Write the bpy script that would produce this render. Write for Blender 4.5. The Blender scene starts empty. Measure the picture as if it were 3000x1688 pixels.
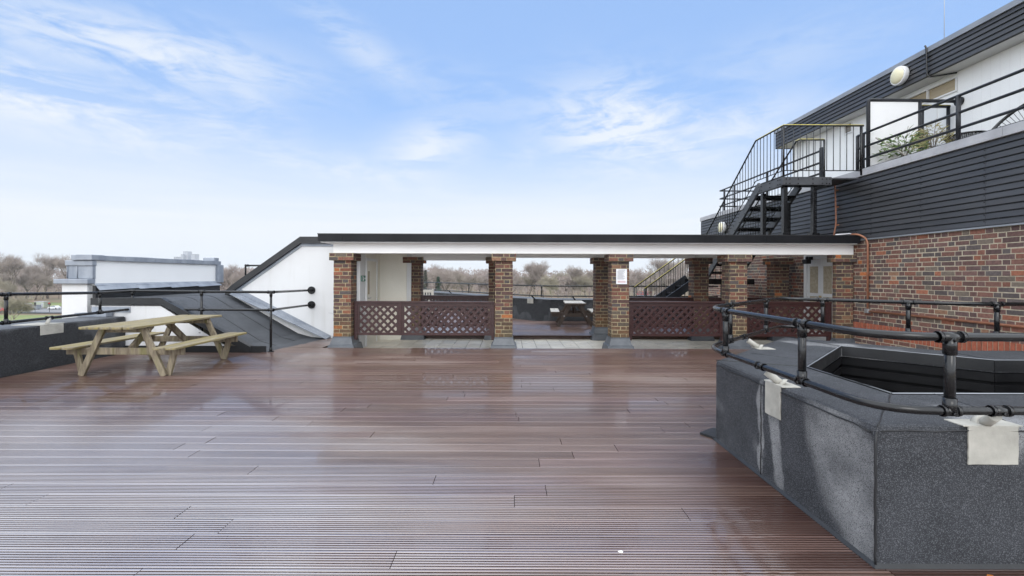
import bpy, bmesh, math, random
from mathutils import Vector, Matrix
rnd = random.Random(11)
scn = bpy.context.scene
COL = scn.collection
R = math.radians

# ------------------------------------------------------------------ camera, sky, sun, exposure
cam_d = bpy.data.cameras.new('camera'); cam = bpy.data.objects.new('camera', cam_d); COL.objects.link(cam)
cam.location = (0, 0, 1.42); cam.rotation_euler = (R(90), -0.0035, 0)
cam_d.sensor_width = 36; cam_d.lens = 16.32
cam_d.shift_x = 0.00333; cam_d.shift_y = -0.01233
cam_d.clip_start = 0.05; cam_d.clip_end = 9000
scn.camera = cam
scn.view_settings.view_transform = 'Standard'; scn.view_settings.look = 'None'
scn.view_settings.exposure = 0.74; scn.view_settings.gamma = 1; scn.view_settings.use_curve_mapping = False
SUN_EL, SUN_AZ = R(31), R(184)      # azimuth clockwise from +Y: behind the camera, a little to the left
SUN_STRENGTH, SKY_STRENGTH = 0.5, 0.1
world = bpy.data.worlds.new('World'); scn.world = world; world.use_nodes = True
def build_world():
    nt = world.node_tree; N = nt.nodes; L = nt.links; N.clear()
    def n(t, **k):
        x = N.new(t)
        for a, b in k.items(): setattr(x, a, b)
        return x
    def m(op, a, b=None, c=None, clamp=False):
        x = n('ShaderNodeMath', operation=op, use_clamp=clamp)
        for i, v in enumerate((a, b, c)):
            if v is None: continue
            if isinstance(v, (int, float)): x.inputs[i].default_value = v
            else: L.new(v, x.inputs[i])
        return x.outputs[0]
    def ss(x, a, b):
        r = n('ShaderNodeMapRange', interpolation_type='SMOOTHSTEP'); L.new(x, r.inputs[0])
        r.inputs[1].default_value = a; r.inputs[2].default_value = b
        return r.outputs[0]
    sky = n('ShaderNodeTexSky', sky_type='NISHITA'); sky.sun_disc = False
    sky.sun_elevation = SUN_EL; sky.sun_rotation = SUN_AZ; sky.air_density = 1.0; sky.dust_density = 0.6; sky.ozone_density = 1.6
    tc = n('ShaderNodeTexCoord'); sep = n('ShaderNodeSeparateXYZ'); L.new(tc.outputs['Generated'], sep.inputs[0])
    X, Y, Z = sep.outputs
    az = m('ARCTAN2', X, Y); el = m('ARCSINE', Z)
    def noise(su, sv, seed, detail=6, dist=0.6, rough=.6, shear=0.0):
        cb = n('ShaderNodeCombineXYZ')
        L.new(m('ADD', m('MULTIPLY', az, su), m('MULTIPLY', el, shear)), cb.inputs[0]); L.new(m('MULTIPLY', el, sv), cb.inputs[1]); cb.inputs[2].default_value = seed
        t = n('ShaderNodeTexNoise'); L.new(cb.outputs[0], t.inputs['Vector'])
        t.inputs['Scale'].default_value = 1; t.inputs['Detail'].default_value = detail; t.inputs['Roughness'].default_value = rough
        t.inputs['Distortion'].default_value = dist
        return t.outputs['Fac']
    def blob(a0, e0, sa, se, tilt=0):
        da = m('SUBTRACT', az, a0); de = m('SUBTRACT', m('SUBTRACT', el, e0), m('MULTIPLY', da, tilt))
        q = m('ADD', m('POWER', m('ABSOLUTE', m('DIVIDE', da, sa)), 2.0), m('POWER', m('ABSOLUTE', m('DIVIDE', de, se)), 2.0))
        return m('POWER', 2.718, m('MULTIPLY', q, -1.0))
    streak = noise(4.2, 15, 3.1, 9, 0.9, .62, 3.0)
    fine = noise(9, 30, 7.7, 8, 1.4, .65, -6.0)
    tex = m('ADD', m('MULTIPLY', streak, .65), m('MULTIPLY', fine, .35))
    clouds = None
    # cirrus banks: azimuth, elevation, half sizes, tilt, strength
    for a, e, sa, se, t, k in ((-.67, .36, .24, .05, .02, .95), (-.80, .26, .24, .05, -.12, 1.2), (-.52, .33, .08, .035, -.5, .6), (-.60, .285, .16, .03, -.2, .8),
                               (-.42, .22, .28, .03, -.15, .8), (.24, .30, .17, .085, -.1, 1.25), (.36, .26, .22, .055, .15, .9), (-.17, .26, .10, .06, .3, .9),
                               (-.30, .43, .14, .04, -.5, .5), (.05, .25, .07, .02, .1, .5), (-.05, .36, .3, .05, -.2, .3), (.5, .38, .2, .05, .1, .3)):
        b = m('MULTIPLY', blob(a, e, sa, se, t), k)
        clouds = b if clouds is None else m('MAXIMUM', clouds, b)
    cl = m('MULTIPLY', clouds, ss(tex, .38, .60), clamp=True)
    low = m('MULTIPLY', m('SUBTRACT', 1.0, ss(el, .03, .36)), m('ADD', .84, m('MULTIPLY', noise(2.4, 26, 1.3, 6, .5, .6), .56)), clamp=True)
    # cloud sheet added out of frame overhead, behind and beside, to fill with light
    back = ss(m('ADD', m('MULTIPLY', Y, -1.0), m('MULTIPLY', Z, .9)), .15, .95)
    back = ss(m('ADD', m('ADD', m('MULTIPLY', Y, -.9), m('MULTIPLY', Z, .6)), .35), .02, .66)
    back = m('MAXIMUM', back, ss(Z, .56, .80))
    veil = m('MULTIPLY', back, m('ADD', .7, m('MULTIPLY', noise(1.6, 3, 9.2, 5, .4), .7)), clamp=True)
    tot = m('SUBTRACT', 1.0, m('MULTIPLY', m('MULTIPLY', m('SUBTRACT', 1.0, m('MULTIPLY', cl, .9)), m('SUBTRACT', 1.0, low)), m('SUBTRACT', 1.0, veil)), clamp=True)
    bg1 = n('ShaderNodeBackground'); bg1.inputs['Strength'].default_value = SKY_STRENGTH
    hs = n('ShaderNodeMix', data_type='RGBA'); hs.inputs[0].default_value = .8
    L.new(sky.outputs[0], hs.inputs[6]); hs.inputs[7].default_value = (2.28, 3.58, 6.15, 1)
    L.new(hs.outputs[2], bg1.inputs['Color'])
    bg2 = n('ShaderNodeBackground'); L.new(m('ADD', .60, m('MULTIPLY', veil, .85)), bg2.inputs['Strength']); bg2.inputs['Color'].default_value = (.885, .937, 1.0, 1)
    mix = n('ShaderNodeMixShader'); L.new(tot, mix.inputs[0]); L.new(bg1.outputs[0], mix.inputs[1]); L.new(bg2.outputs[0], mix.inputs[2])
    out = n('ShaderNodeOutputWorld'); L.new(mix.outputs[0], out.inputs[0])
build_world()
sun_d = bpy.data.lights.new('sun', 'SUN'); sun_d.energy = SUN_STRENGTH; sun_d.angle = R(28); sun_d.color = (1, .965, .91)
sun = bpy.data.objects.new('sun', sun_d); COL.objects.link(sun)
sd = Vector((math.sin(SUN_AZ) * math.cos(SUN_EL), math.cos(SUN_AZ) * math.cos(SUN_EL), math.sin(SUN_EL)))
sun.rotation_euler = sd.to_track_quat('Z', 'Y').to_euler(); sun.location = sd * 60

# ------------------------------------------------------------------ materials
MATS = {}
def mat(name, c1, c2=None, rough=.6, scale=4, detail=5, bump=0, bscale=None, stretch=(1, 1, 1), spec=.5, metal=0, tint=False, rvar=0, ramp=(.35, .65), coat=0, bdist=.01, fn=None):
    M = bpy.data.materials.new(name); M.use_nodes = True; nt = M.node_tree; N = nt.nodes; L = nt.links
    b = N['Principled BSDF']; b.inputs['Roughness'].default_value = rough; b.inputs['Metallic'].default_value = metal
    b.inputs['Specular IOR Level'].default_value = spec; b.inputs['Coat Weight'].default_value = coat; b.inputs['Coat Roughness'].default_value = .15
    tc = N.new('ShaderNodeTexCoord'); mp = N.new('ShaderNodeMapping'); mp.inputs['Scale'].default_value = stretch
    L.new(tc.outputs['Object'], mp.inputs[0])
    def noise(s, d=detail, rg=.6):
        t = N.new('ShaderNodeTexNoise'); L.new(mp.outputs[0], t.inputs['Vector']); t.inputs['Scale'].default_value = s; t.inputs['Detail'].default_value = d; t.inputs['Roughness'].default_value = rg
        return t.outputs['Fac']
    c2 = c2 or tuple(v * .82 for v in c1)
    nz = noise(scale)
    rp = N.new('ShaderNodeValToRGB'); L.new(nz, rp.inputs[0]); e = rp.color_ramp.elements
    e[0].position, e[1].position = ramp; e[0].color = (*c1, 1); e[1].color = (*c2, 1)
    colr = rp.outputs[0]
    if tint:
        at = N.new('ShaderNodeAttribute'); at.attribute_name = 'tint'
        mx = N.new('ShaderNodeMix'); mx.data_type = 'RGBA'; mx.blend_type = 'MULTIPLY'; mx.inputs[0].default_value = 1
        L.new(colr, mx.inputs[6]); L.new(at.outputs['Color'], mx.inputs[7]); colr = mx.outputs[2]
    if rvar:
        mr = N.new('ShaderNodeMapRange'); L.new(noise(scale * .7, 4), mr.inputs[0]); mr.inputs[1].default_value = .3; mr.inputs[2].default_value = .7
        mr.inputs[3].default_value = max(.03, rough - rvar); mr.inputs[4].default_value = min(1, rough + rvar); L.new(mr.outputs[0], b.inputs['Roughness'])
    if bump:
        bp = N.new('ShaderNodeBump'); bp.inputs['Strength'].default_value = bump; bp.inputs['Distance'].default_value = bdist
        L.new(noise(bscale or scale * 6, 4), bp.inputs['Height']); L.new(bp.outputs[0], b.inputs['Normal'])
    if fn: colr = fn(N, L, tc, noise, colr, b) or colr
    L.new(colr, b.inputs['Base Color'])
    MATS[name] = M
    return M
def mth(N, L, op, a, b=None, clamp=False):
    x = N.new('ShaderNodeMath'); x.operation = op; x.use_clamp = clamp
    for i, v in enumerate((a, b)):
        if v is None: continue
        if isinstance(v, (int, float)): x.inputs[i].default_value = v
        else: L.new(v, x.inputs[i])
    return x.outputs[0]
def mixc(N, L, f, a, c, blend='MIX'):
    mx = N.new('ShaderNodeMix'); mx.data_type = 'RGBA'; mx.blend_type = blend
    if isinstance(f, (int, float)): mx.inputs[0].default_value = f
    else: L.new(f, mx.inputs[0])
    L.new(a, mx.inputs[6])
    if isinstance(c, tuple): mx.inputs[7].default_value = (*c, 1)
    else: L.new(c, mx.inputs[7])
    return mx.outputs[2]
def mrange(N, L, x, a, b, lo=0., hi=1.):
    r = N.new('ShaderNodeMapRange'); r.interpolation_type = 'SMOOTHSTEP'; L.new(x, r.inputs[0])
    r.inputs[1].default_value, r.inputs[2].default_value, r.inputs[3].default_value, r.inputs[4].default_value = a, b, lo, hi
    return r.outputs[0]

def felt_fn(dry_lo, dry_hi, dry=(.20, .205, .215), spots=()):
    # mineral felt: grains of light slate, patches that have dried to a paler grey
    def fn(N, L, tc, noise, colr, b):
        g = N.new('ShaderNodeTexVoronoi'); g.inputs['Scale'].default_value = 330; L.new(tc.outputs['Object'], g.inputs['Vector'])
        sepc = N.new('ShaderNodeSeparateColor'); L.new(g.outputs['Color'], sepc.inputs[0])
        grain = mrange(N, L, sepc.outputs[0], .55, 1.0, 0, 1)
        dryf = mrange(N, L, noise(1.25, 3, .45), dry_lo, dry_hi)
        if spots:   # dried stretches below the folds: y, z, half widths, lean
            sp = N.new('ShaderNodeSeparateXYZ'); wv = N.new('ShaderNodeVectorMath'); wv.operation = 'ADD'
            nv = N.new('ShaderNodeTexNoise'); nv.inputs['Scale'].default_value = 6; nv.inputs['Detail'].default_value = 4; L.new(tc.outputs['Object'], nv.inputs['Vector'])
            sc_ = N.new('ShaderNodeVectorMath'); sc_.operation = 'SCALE'; sc_.inputs[3].default_value = .12; L.new(nv.outputs['Color'], sc_.inputs[0])
            L.new(tc.outputs['Object'], wv.inputs[0]); L.new(sc_.outputs[0], wv.inputs[1]); L.new(wv.outputs[0], sp.inputs[0])
            so = N.new('ShaderNodeSeparateXYZ'); L.new(tc.outputs['Object'], so.inputs[0])
            for (y0, z0, sy, sz, ln, x1) in spots:
                dy = mth(N, L, 'SUBTRACT', mth(N, L, 'SUBTRACT', sp.outputs[1], y0 + .06), mth(N, L, 'MULTIPLY', sp.outputs[2], ln)); dz = mth(N, L, 'SUBTRACT', sp.outputs[2], z0 + .06)
                q = mth(N, L, 'ADD', mth(N, L, 'POWER', mth(N, L, 'ABSOLUTE', mth(N, L, 'DIVIDE', dy, sy)), 3.0), mth(N, L, 'POWER', mth(N, L, 'ABSOLUTE', mth(N, L, 'DIVIDE', dz, sz)), 4.0))
                f = mth(N, L, 'MULTIPLY', mrange(N, L, q, .2, 1.5, 1, 0), mth(N, L, 'LESS_THAN', so.outputs[0], x1))
                dryf = mth(N, L, 'MAXIMUM', dryf, f)
        dryf = mth(N, L, 'MULTIPLY', dryf, mrange(N, L, noise(3.3, 4, .55), .28, .62, .35, 1))
        c = mixc(N, L, dryf, colr, dry)
        c = mixc(N, L, mth(N, L, 'MULTIPLY', grain, .55), c, mixc(N, L, .6, c, (.30, .31, .33)))
        dk = mrange(N, L, sepc.outputs[1], .62, .9, 0, .75)
        c = mixc(N, L, dk, c, (.02, .02, .023))
        L.new(mrange(N, L, dryf, 0, 1, .72, .9), b.inputs['Roughness']); b.inputs['Specular IOR Level'].default_value = .3
        return c
    return fn
def deck_fn(N, L, tc, noise, colr, b):
    # brown stained timber with a film of water: knots, wet and half-dry stretches
    mp = N.new('ShaderNodeMapping'); mp.inputs['Scale'].default_value = (.35, 1.0, 1); L.new(tc.outputs['Object'], mp.inputs[0])
    t = N.new('ShaderNodeTexNoise'); t.inputs['Scale'].default_value = .9; t.inputs['Detail'].default_value = 5; L.new(mp.outputs[0], t.inputs['Vector'])
    at = N.new('ShaderNodeAttribute'); at.attribute_name = 'tint'
    s = N.new('ShaderNodeSeparateColor'); L.new(at.outputs['Color'], s.inputs[0])
    wet = mth(N, L, 'ADD', t.outputs['Fac'], mth(N, L, 'MULTIPLY', mth(N, L, 'SUBTRACT', s.outputs[0], .95), .55))
    kv = N.new('ShaderNodeTexVoronoi'); kv.inputs['Scale'].default_value = 1.0
    mp2 = N.new('ShaderNodeMapping'); mp2.inputs['Scale'].default_value = (1.5, 7, 1); L.new(tc.outputs['Object'], mp2.inputs[0]); L.new(mp2.outputs[0], kv.inputs['Vector'])
    knot = mrange(N, L, kv.outputs['Distance'], .03, .075, .75, 0)
    c = mixc(N, L, knot, colr, (.02, .01, .008))
    # sky sheen on the left near half: stronger film, paler colour painted in
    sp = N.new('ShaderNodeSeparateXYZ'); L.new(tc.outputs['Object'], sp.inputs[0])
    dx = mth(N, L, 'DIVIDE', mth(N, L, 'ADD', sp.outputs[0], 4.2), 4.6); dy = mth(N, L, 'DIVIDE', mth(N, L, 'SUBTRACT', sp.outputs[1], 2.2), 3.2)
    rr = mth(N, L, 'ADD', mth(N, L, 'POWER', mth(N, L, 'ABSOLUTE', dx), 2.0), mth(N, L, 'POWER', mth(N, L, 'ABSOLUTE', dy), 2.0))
    sky_sheen = mth(N, L, 'ADD', mrange(N, L, rr, .1, 1.3, .42, 0), mth(N, L, 'SUBTRACT', wet, .5))
    clean = mrange(N, L, s.outputs[0], .3, .6)
    film = mth(N, L, 'MAXIMUM', mrange(N, L, t.outputs['Fac'], .40, .58, 1.0, .25), mrange(N, L, sky_sheen, .05, .4, 0, 1))
    L.new(mth(N, L, 'MULTIPLY', film, clean), b.inputs['Coat Weight'])
    L.new(mth(N, L, 'MULTIPLY', clean, .6), b.inputs['Specular IOR Level'])
    L.new(mrange(N, L, sky_sheen, -.18, .42, 1.9, 4.0), b.inputs['Coat IOR'])
    L.new(mrange(N, L, wet, .36, .68, .06, .20), b.inputs['Coat Roughness'])
    L.new(mrange(N, L, wet, .36, .68, .28, .5), b.inputs['Roughness'])
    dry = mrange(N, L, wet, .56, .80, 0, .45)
    c = mixc(N, L, mrange(N, L, sky_sheen, 0, .5, 0, .6), c, (.43, .365, .32))  # sheen of the sky whitened into the base colour
    # dark reflection of the felt kerb, painted into some boards next to it
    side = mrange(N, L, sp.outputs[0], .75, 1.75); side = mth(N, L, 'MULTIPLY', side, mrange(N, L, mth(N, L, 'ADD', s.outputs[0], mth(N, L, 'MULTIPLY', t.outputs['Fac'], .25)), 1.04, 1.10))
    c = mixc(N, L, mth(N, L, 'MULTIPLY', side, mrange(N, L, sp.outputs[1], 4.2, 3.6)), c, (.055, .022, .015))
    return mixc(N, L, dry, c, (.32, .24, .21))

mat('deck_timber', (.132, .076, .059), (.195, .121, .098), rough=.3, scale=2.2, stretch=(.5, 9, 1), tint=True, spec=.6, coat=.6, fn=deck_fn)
mat('deck_edge', (.05, .024, .018), (.085, .045, .035), rough=.35, scale=3)
mat('stained_timber', (.034, .013, .013), (.055, .023, .022), rough=.36, scale=9, stretch=(1, 1, 6), spec=.4)
def stain_fn(N, L, tc, noise, colr, b):
    mp = N.new('ShaderNodeMapping'); mp.inputs['Scale'].default_value = (6, 6, .5); L.new(tc.outputs['Object'], mp.inputs[0])
    t = N.new('ShaderNodeTexNoise'); t.inputs['Scale'].default_value = 1.2; t.inputs['Detail'].default_value = 6; L.new(mp.outputs[0], t.inputs['Vector'])
    c = mixc(N, L, mrange(N, L, t.outputs['Fac'], .54, .78, 0, .4), colr, (.50, .49, .46))
    return mixc(N, L, mrange(N, L, noise(.8, 6, .65), .58, .74, 0, .3), c, (.58, .565, .53))
mat('white_render', (.68, .68, .685), (.62, .615, .615), rough=.75, scale=1.1, bump=.12, bscale=30, ramp=(.42, .78), fn=stain_fn)
mat('bright_paint', (.85, .85, .85), (.80, .80, .80), rough=.5, scale=1.2)  # lighter copy of white_paint, offsetting weak light on the penthouse wall
mat('lifted_render', (.88, .875, .87), (.84, .835, .83), rough=.7, scale=1.4, bump=.1, bscale=24)  # white_render lightened to make up for dim light on parapet and beams
mat('white_paint', (.76, .76, .765), (.70, .70, .70), rough=.5, scale=2, ramp=(.45, .8))
mat('cream_paint', (.82, .79, .71), (.76, .725, .64), rough=.6, scale=1.5)
mat('felt_dark', (.011, .0115, .013), (.019, .0195, .022), rough=.45, scale=3, bump=.2, bscale=60, rvar=.15)
mat('felt_fascia', (.007, .0073, .009), (.013, .0133, .016), rough=.5, scale=2.2, stretch=(1, 1, .4), rvar=.12, spec=.2)
mat('mineral_felt', (.022, .0235, .028), (.040, .042, .049), rough=.6, scale=5, bump=.5, bscale=260, bdist=.004, fn=felt_fn(.62, .72, dry=(.25, .25, .255), spots=((-1.46, .33, .30, .36, .48, -1.792), (-.395, .36, .035, .34, .02, -1.792), (-.64, .28, .06, .30, .15, -1.792))))
mat('mineral_felt_wet', (.011, .0115, .013), (.019, .0195, .022), rough=.5, scale=5, bump=.45, bscale=260, bdist=.004, fn=felt_fn(.52, .56, (.070, .072, .077)))
mat('felt_roofing', (.048, .052, .060), (.072, .077, .088), rough=.6, scale=2.2, bump=.3, bscale=180, bdist=.004, fn=felt_fn(.6, .8, (.115, .122, .135)))
mat('felt_top', (.09, .095, .11), (.13, .14, .155), rough=.55, scale=3, bump=.4, bscale=240, bdist=.004, fn=felt_fn(.62, .75, (.24, .25, .27)))
mat('lead', (.21, .235, .28), (.33, .355, .40), rough=.42, scale=3.5, stretch=(1, 1, .5), bump=.25, bscale=9, bdist=.02, metal=.15, rvar=.12)
mat('lead_dark', (.060, .068, .080), (.10, .11, .125), rough=.4, scale=5, bump=.2, bscale=14, bdist=.01)
mat('repair_paint', (.44, .42, .375), (.27, .26, .23), rough=.65, scale=7, bump=.45, bscale=22, bdist=.006, ramp=(.4, .8))
mat('black_gloss', (.004, .004, .005), (.008, .008, .009), rough=.4, scale=6, spec=.18)
mat('black_paint', (.004, .004, .005), (.008, .008, .009), rough=.22, scale=8, spec=.5, rvar=.08)
mat('plate_steel', (.055, .057, .063), (.075, .078, .085), spec=.3, rough=.42, scale=5, rvar=.1)
mat('grey_steel', (.018, .019, .023), (.028, .029, .034), spec=.25, rough=.42, scale=5, rvar=.1)
mat('yellow_paint', (.72, .60, .07), (.60, .50, .08), rough=.45, scale=10)
mat('cladding', (.040, .040, .044), (.055, .0548, .059), rough=.42, scale=1.6, stretch=(1, .6, 5), tint=True, rvar=.1)
mat('coping_stone', (.34, .34, .36), (.46, .46, .48), rough=.7, scale=2.4, bump=.15, bscale=30)
mat('metal_strip', (.22, .235, .26), (.30, .315, .34), rough=.38, scale=2, metal=.3)
mat('soffit', (.66, .66, .65), (.58, .58, .57), rough=.6, scale=1.4)
mat('brick', (.82, .80, .80), (1.25, 1.2, 1.18), rough=.8, scale=26, detail=6, tint=True, bump=.5, bscale=55, bdist=.006, spec=.3)
mat('mortar', (.50, .435, .33), (.37, .315, .23), rough=.9, scale=18, bump=.4, bscale=80, bdist=.004)
mat('mortar_column', (.38, .31, .19), (.22, .18, .11), rough=.9, scale=9, bump=.4, bscale=80, bdist=.004)
mat('paving', (.80, .76, .68), (.66, .62, .55), rough=.4, scale=3, tint=True, bump=.1, bscale=60, rvar=.15)
mat('joint', (.05, .048, .042), rough=.8)
def moss_fn(N, L, tc, noise, colr, b):
    g = mrange(N, L, noise(2.6, 5, .6), .40, .60, 0, .85)
    c = mixc(N, L, g, colr, (.25, .20, .07))
    return mixc(N, L, mrange(N, L, noise(9, 6, .7), .56, .72, 0, .6), c, (.10, .085, .05))
mat('old_timber', (.30, .255, .18), (.14, .115, .08), rough=.75, scale=4, stretch=(7, .8, 7), bump=.4, bscale=30, bdist=.006, fn=moss_fn)
mat('old_timber_leg', (.30, .25, .175), (.13, .10, .068), rough=.75, scale=4, stretch=(5, 5, 1), bump=.4, bscale=30, bdist=.006, fn=lambda N, L, tc, noise, colr, b: mixc(N, L, mrange(N, L, noise(1.6, 5, .6), .5, .68, 0, .6), colr, (.16, .15, .04)))
mat('pale_timber', (.50, .47, .42), (.36, .335, .30), rough=.6, scale=4, stretch=(7, .8, 7), bump=.3, bscale=30, bdist=.005)
mat('brown_timber', (.085, .055, .038), (.05, .032, .022), rough=.5, scale=4, stretch=(4, 4, 1))
mat('copper', (.38, .17, .10), (.28, .12, .07), rough=.45, scale=10, metal=.25)
mat('galvanised', (.45, .46, .47), rough=.4, metal=.6)
mat('brass', (.55, .38, .14), rough=.3, metal=.8)
mat('glass_dark', (.13, .10, .065), (.28, .23, .15), rough=.06, scale=1.6, spec=.7)
mat('blind', (.40, .32, .20), (.33, .26, .16), rough=.3, scale=2, stretch=(1, 1, 9))
mat('paper', (.80, .80, .82), (.77, .77, .79), rough=.7)
mat('ink', (.30, .30, .32), rough=.8)
mat('ink_red', (.72, .55, .56), rough=.8)
mat('sign_green', (.01, .14, .085), rough=.5)
mat('lamp_cream', (.80, .74, .52), rough=.35)
mat('black_plastic', (.01, .01, .012), rough=.5)
mat('terracotta', (.30, .13, .08), rough=.8)
mat('leaf_green', (.09, .17, .05), (.20, .26, .10), rough=.5, scale=14)
mat('leaf_straw', (.36, .31, .14), (.25, .24, .10), rough=.6, scale=14)
mat('conifer_green', (.022, .055, .028), (.05, .09, .05), rough=.8, scale=.6)
mat('conifer_olive', (.07, .08, .05), (.11, .11, .075), rough=.8, scale=.6)
mat('bark', (.13, .10, .078), (.20, .165, .125), rough=.9, scale=1.2)
mat('bark_pale', (.36, .32, .24), (.24, .205, .15), rough=.9, scale=.8)
mat('twig_brown', (.24, .195, .17), (.34, .285, .25), rough=.9, scale=.25)
mat('twig_olive', (.26, .225, .165), (.33, .29, .22), rough=.9, scale=.25)
mat('twig_pink', (.27, .215, .195), (.34, .285, .26), rough=.9, scale=.25)
mat('grass', (.10, .16, .035), (.19, .215, .07), rough=.9, scale=.05, ramp=(.4, .6))
mat('leaf_litter', (.20, .125, .075), (.13, .11, .055), rough=.95, scale=.08)
mat('asphalt', (.17, .17, .175), (.22, .22, .225), rough=.8, scale=.2)
mat('facade_far', (.42, .43, .46), (.36, .37, .40), rough=.7, scale=.05)
mat('facade_brown', (.30, .26, .25), (.24, .21, .20), rough=.8, scale=.05)
mat('window_far', (.20, .22, .26), rough=.3)
mat('car_white', (.75, .75, .76), rough=.25)
mat('car_red', (.45, .03, .03), rough=.25)
mat('car_grey', (.25, .27, .30), rough=.25)
mat('cabin_green', (.38, .42, .32), rough=.6)
mat('sign_blue', (.02, .10, .45), rough=.4)
mat('tyre', (.015, .015, .016), rough=.8)
mat('orange_leaf', (.45, .15, .03), rough=.6)
mat('teal_plastic', (.03, .22, .18), rough=.4)

# ------------------------------------------------------------------ mesh helpers
class MB:
    def __init__(s): s.v = []; s.f = []; s.c = []; s.s = []
    def add(s, vs, fs, col=None, smooth=False):
        b = len(s.v); s.v += [tuple(p) for p in vs]
        for f in fs: s.f.append(tuple(i + b for i in f)); s.c.append(col); s.s.append(smooth)
        return s
    def box(s, a, b, col=None):
        x0, y0, z0 = [min(p, q) for p, q in zip(a, b)]; x1, y1, z1 = [max(p, q) for p, q in zip(a, b)]
        return s.add([(x0, y0, z0), (x1, y0, z0), (x1, y1, z0), (x0, y1, z0), (x0, y0, z1), (x1, y0, z1), (x1, y1, z1), (x0, y1, z1)],
                     [(0, 3, 2, 1), (4, 5, 6, 7), (0, 1, 5, 4), (1, 2, 6, 5), (2, 3, 7, 6), (3, 0, 4, 7)], col)
    def prism(s, poly, z0, z1, col=None):
        n = len(poly)
        return s.add([(x, y, z0) for x, y in poly] + [(x, y, z1) for x, y in poly],
                     [tuple(range(n - 1, -1, -1)), tuple(range(n, 2 * n))] + [(i, (i + 1) % n, n + (i + 1) % n, n + i) for i in range(n)], col)
    def slab(s, poly3, d, col=None):
        n = len(poly3); d = Vector(d); p = [Vector(q) for q in poly3]
        return s.add([tuple(q) for q in p] + [tuple(q + d) for q in p],
                     [tuple(range(n - 1, -1, -1)), tuple(range(n, 2 * n))] + [(i, (i + 1) % n, n + (i + 1) % n, n + i) for i in range(n)], col)
    def bar(s, a, b, w, h, up=(0, 0, 1), col=None):
        a, b = Vector(a), Vector(b); t = (b - a).normalized(); u = Vector(up)
        r = t.cross(u)
        if r.length < 1e-4: r = t.cross(Vector((0, 1, 0)))
        r.normalize(); u = r.cross(t).normalized(); r *= w / 2; u *= h / 2
        vs = [a - r - u, a + r - u, a + r + u, a - r + u, b - r - u, b + r - u, b + r + u, b - r + u]
        return s.add(vs, [(3, 2, 1, 0), (4, 5, 6, 7), (0, 1, 5, 4), (1, 2, 6, 5), (2, 3, 7, 6), (3, 0, 4, 7)], col)
    def tube(s, pts, r, seg=10, r2=None, closed=False):
        pts = [Vector(p) for p in pts]; n = len(pts); rings = []
        prev = None
        for i, p in enumerate(pts):
            if closed: t = (pts[(i + 1) % n] - pts[i - 1]).normalized()
            elif i == 0: t = (pts[1] - p).normalized()
            elif i == n - 1: t = (p - pts[i - 1]).normalized()
            else: t = ((p - pts[i - 1]).normalized() + (pts[i + 1] - p).normalized()).normalized()
            if prev is None:
                a = t.cross(Vector((0, 0, 1)))
                if a.length < .05: a = t.cross(Vector((0, 1, 0)))
            else: a = prev - t * prev.dot(t)
            a.normalize(); prev = a; bb = t.cross(a)
            rr = r if r2 is None else r + (r2 - r) * i / max(1, n - 1)
            rings.append([tuple(p + a * math.cos(k * 2 * math.pi / seg) * rr + bb * math.sin(k * 2 * math.pi / seg) * rr) for k in range(seg)])
        base = len(s.v)
        for rg in rings: s.v += rg
        m = n if closed else n - 1
        for i in range(m):
            j = (i + 1) % n
            for k in range(seg):
                s.f.append((base + i * seg + k, base + i * seg + (k + 1) % seg, base + j * seg + (k + 1) % seg, base + j * seg + k)); s.c.append(None); s.s.append(True)
        if not closed:
            s.f.append(tuple(base + k for k in range(seg - 1, -1, -1))); s.c.append(None); s.s.append(False)
            s.f.append(tuple(base + (n - 1) * seg + k for k in range(seg))); s.c.append(None); s.s.append(False)
        return s
    def ball(s, c, r, seg=8, sz=1):
        vs = []; fs = []; rg = seg // 2
        for i in range(rg + 1):
            th = math.pi * i / rg
            for k in range(seg):
                ph = 2 * math.pi * k / seg
                vs.append((c[0] + r * math.sin(th) * math.cos(ph), c[1] + r * math.sin(th) * math.sin(ph), c[2] + r * sz * math.cos(th)))
        for i in range(rg):
            for k in range(seg): fs.append((i * seg + k, (i + 1) * seg + k, (i + 1) * seg + (k + 1) % seg, i * seg + (k + 1) % seg))
        return s.add(vs, fs, None, True)
    def mesh(s, name, m, off=(0, 0, 0), bevel=0):
        me = bpy.data.meshes.new(name)
        me.from_pydata([(x - off[0], y - off[1], z - off[2]) for x, y, z in s.v], [], s.f)
        if any(c is not None for c in s.c):
            ca = me.color_attributes.new('tint', 'FLOAT_COLOR', 'CORNER'); li = 0
            data = []
            for f, c in zip(s.f, s.c):
                c = c or (1, 1, 1)
                data += [c[0], c[1], c[2], 1.0] * len(f)
            ca.data.foreach_set('color', data)
        me.polygons.foreach_set('use_smooth', s.s)
        me.materials.append(MATS[m])
        if bevel:
            bm = bmesh.new(); bm.from_mesh(me)
            ed = [e for e in bm.edges if len(e.link_faces) == 2 and e.calc_face_angle(0) > .5]
            bmesh.ops.bevel(bm, geom=ed, offset=bevel, segments=2, profile=.5, affect='EDGES', clamp_overlap=True)
            bm.to_mesh(me); bm.free()
        me.update()
        return me
def wpos(o):
    p = Vector((0, 0, 0))
    while o: p = p + o.location; o = o.parent
    return p
def tag(o, label, cat, group=None, kind=None):
    if label: o['label'] = label
    if cat: o['category'] = cat
    if group: o['group'] = group
    if kind: o['kind'] = kind
    return o
def thing(name, label, cat, loc=(0, 0, 0), rotz=0, group=None):
    o = bpy.data.objects.new(name, None); COL.objects.link(o); o.location = loc; o.rotation_euler = (0, 0, rotz); o.empty_display_size = .2
    return tag(o, label, cat, group)
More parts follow.
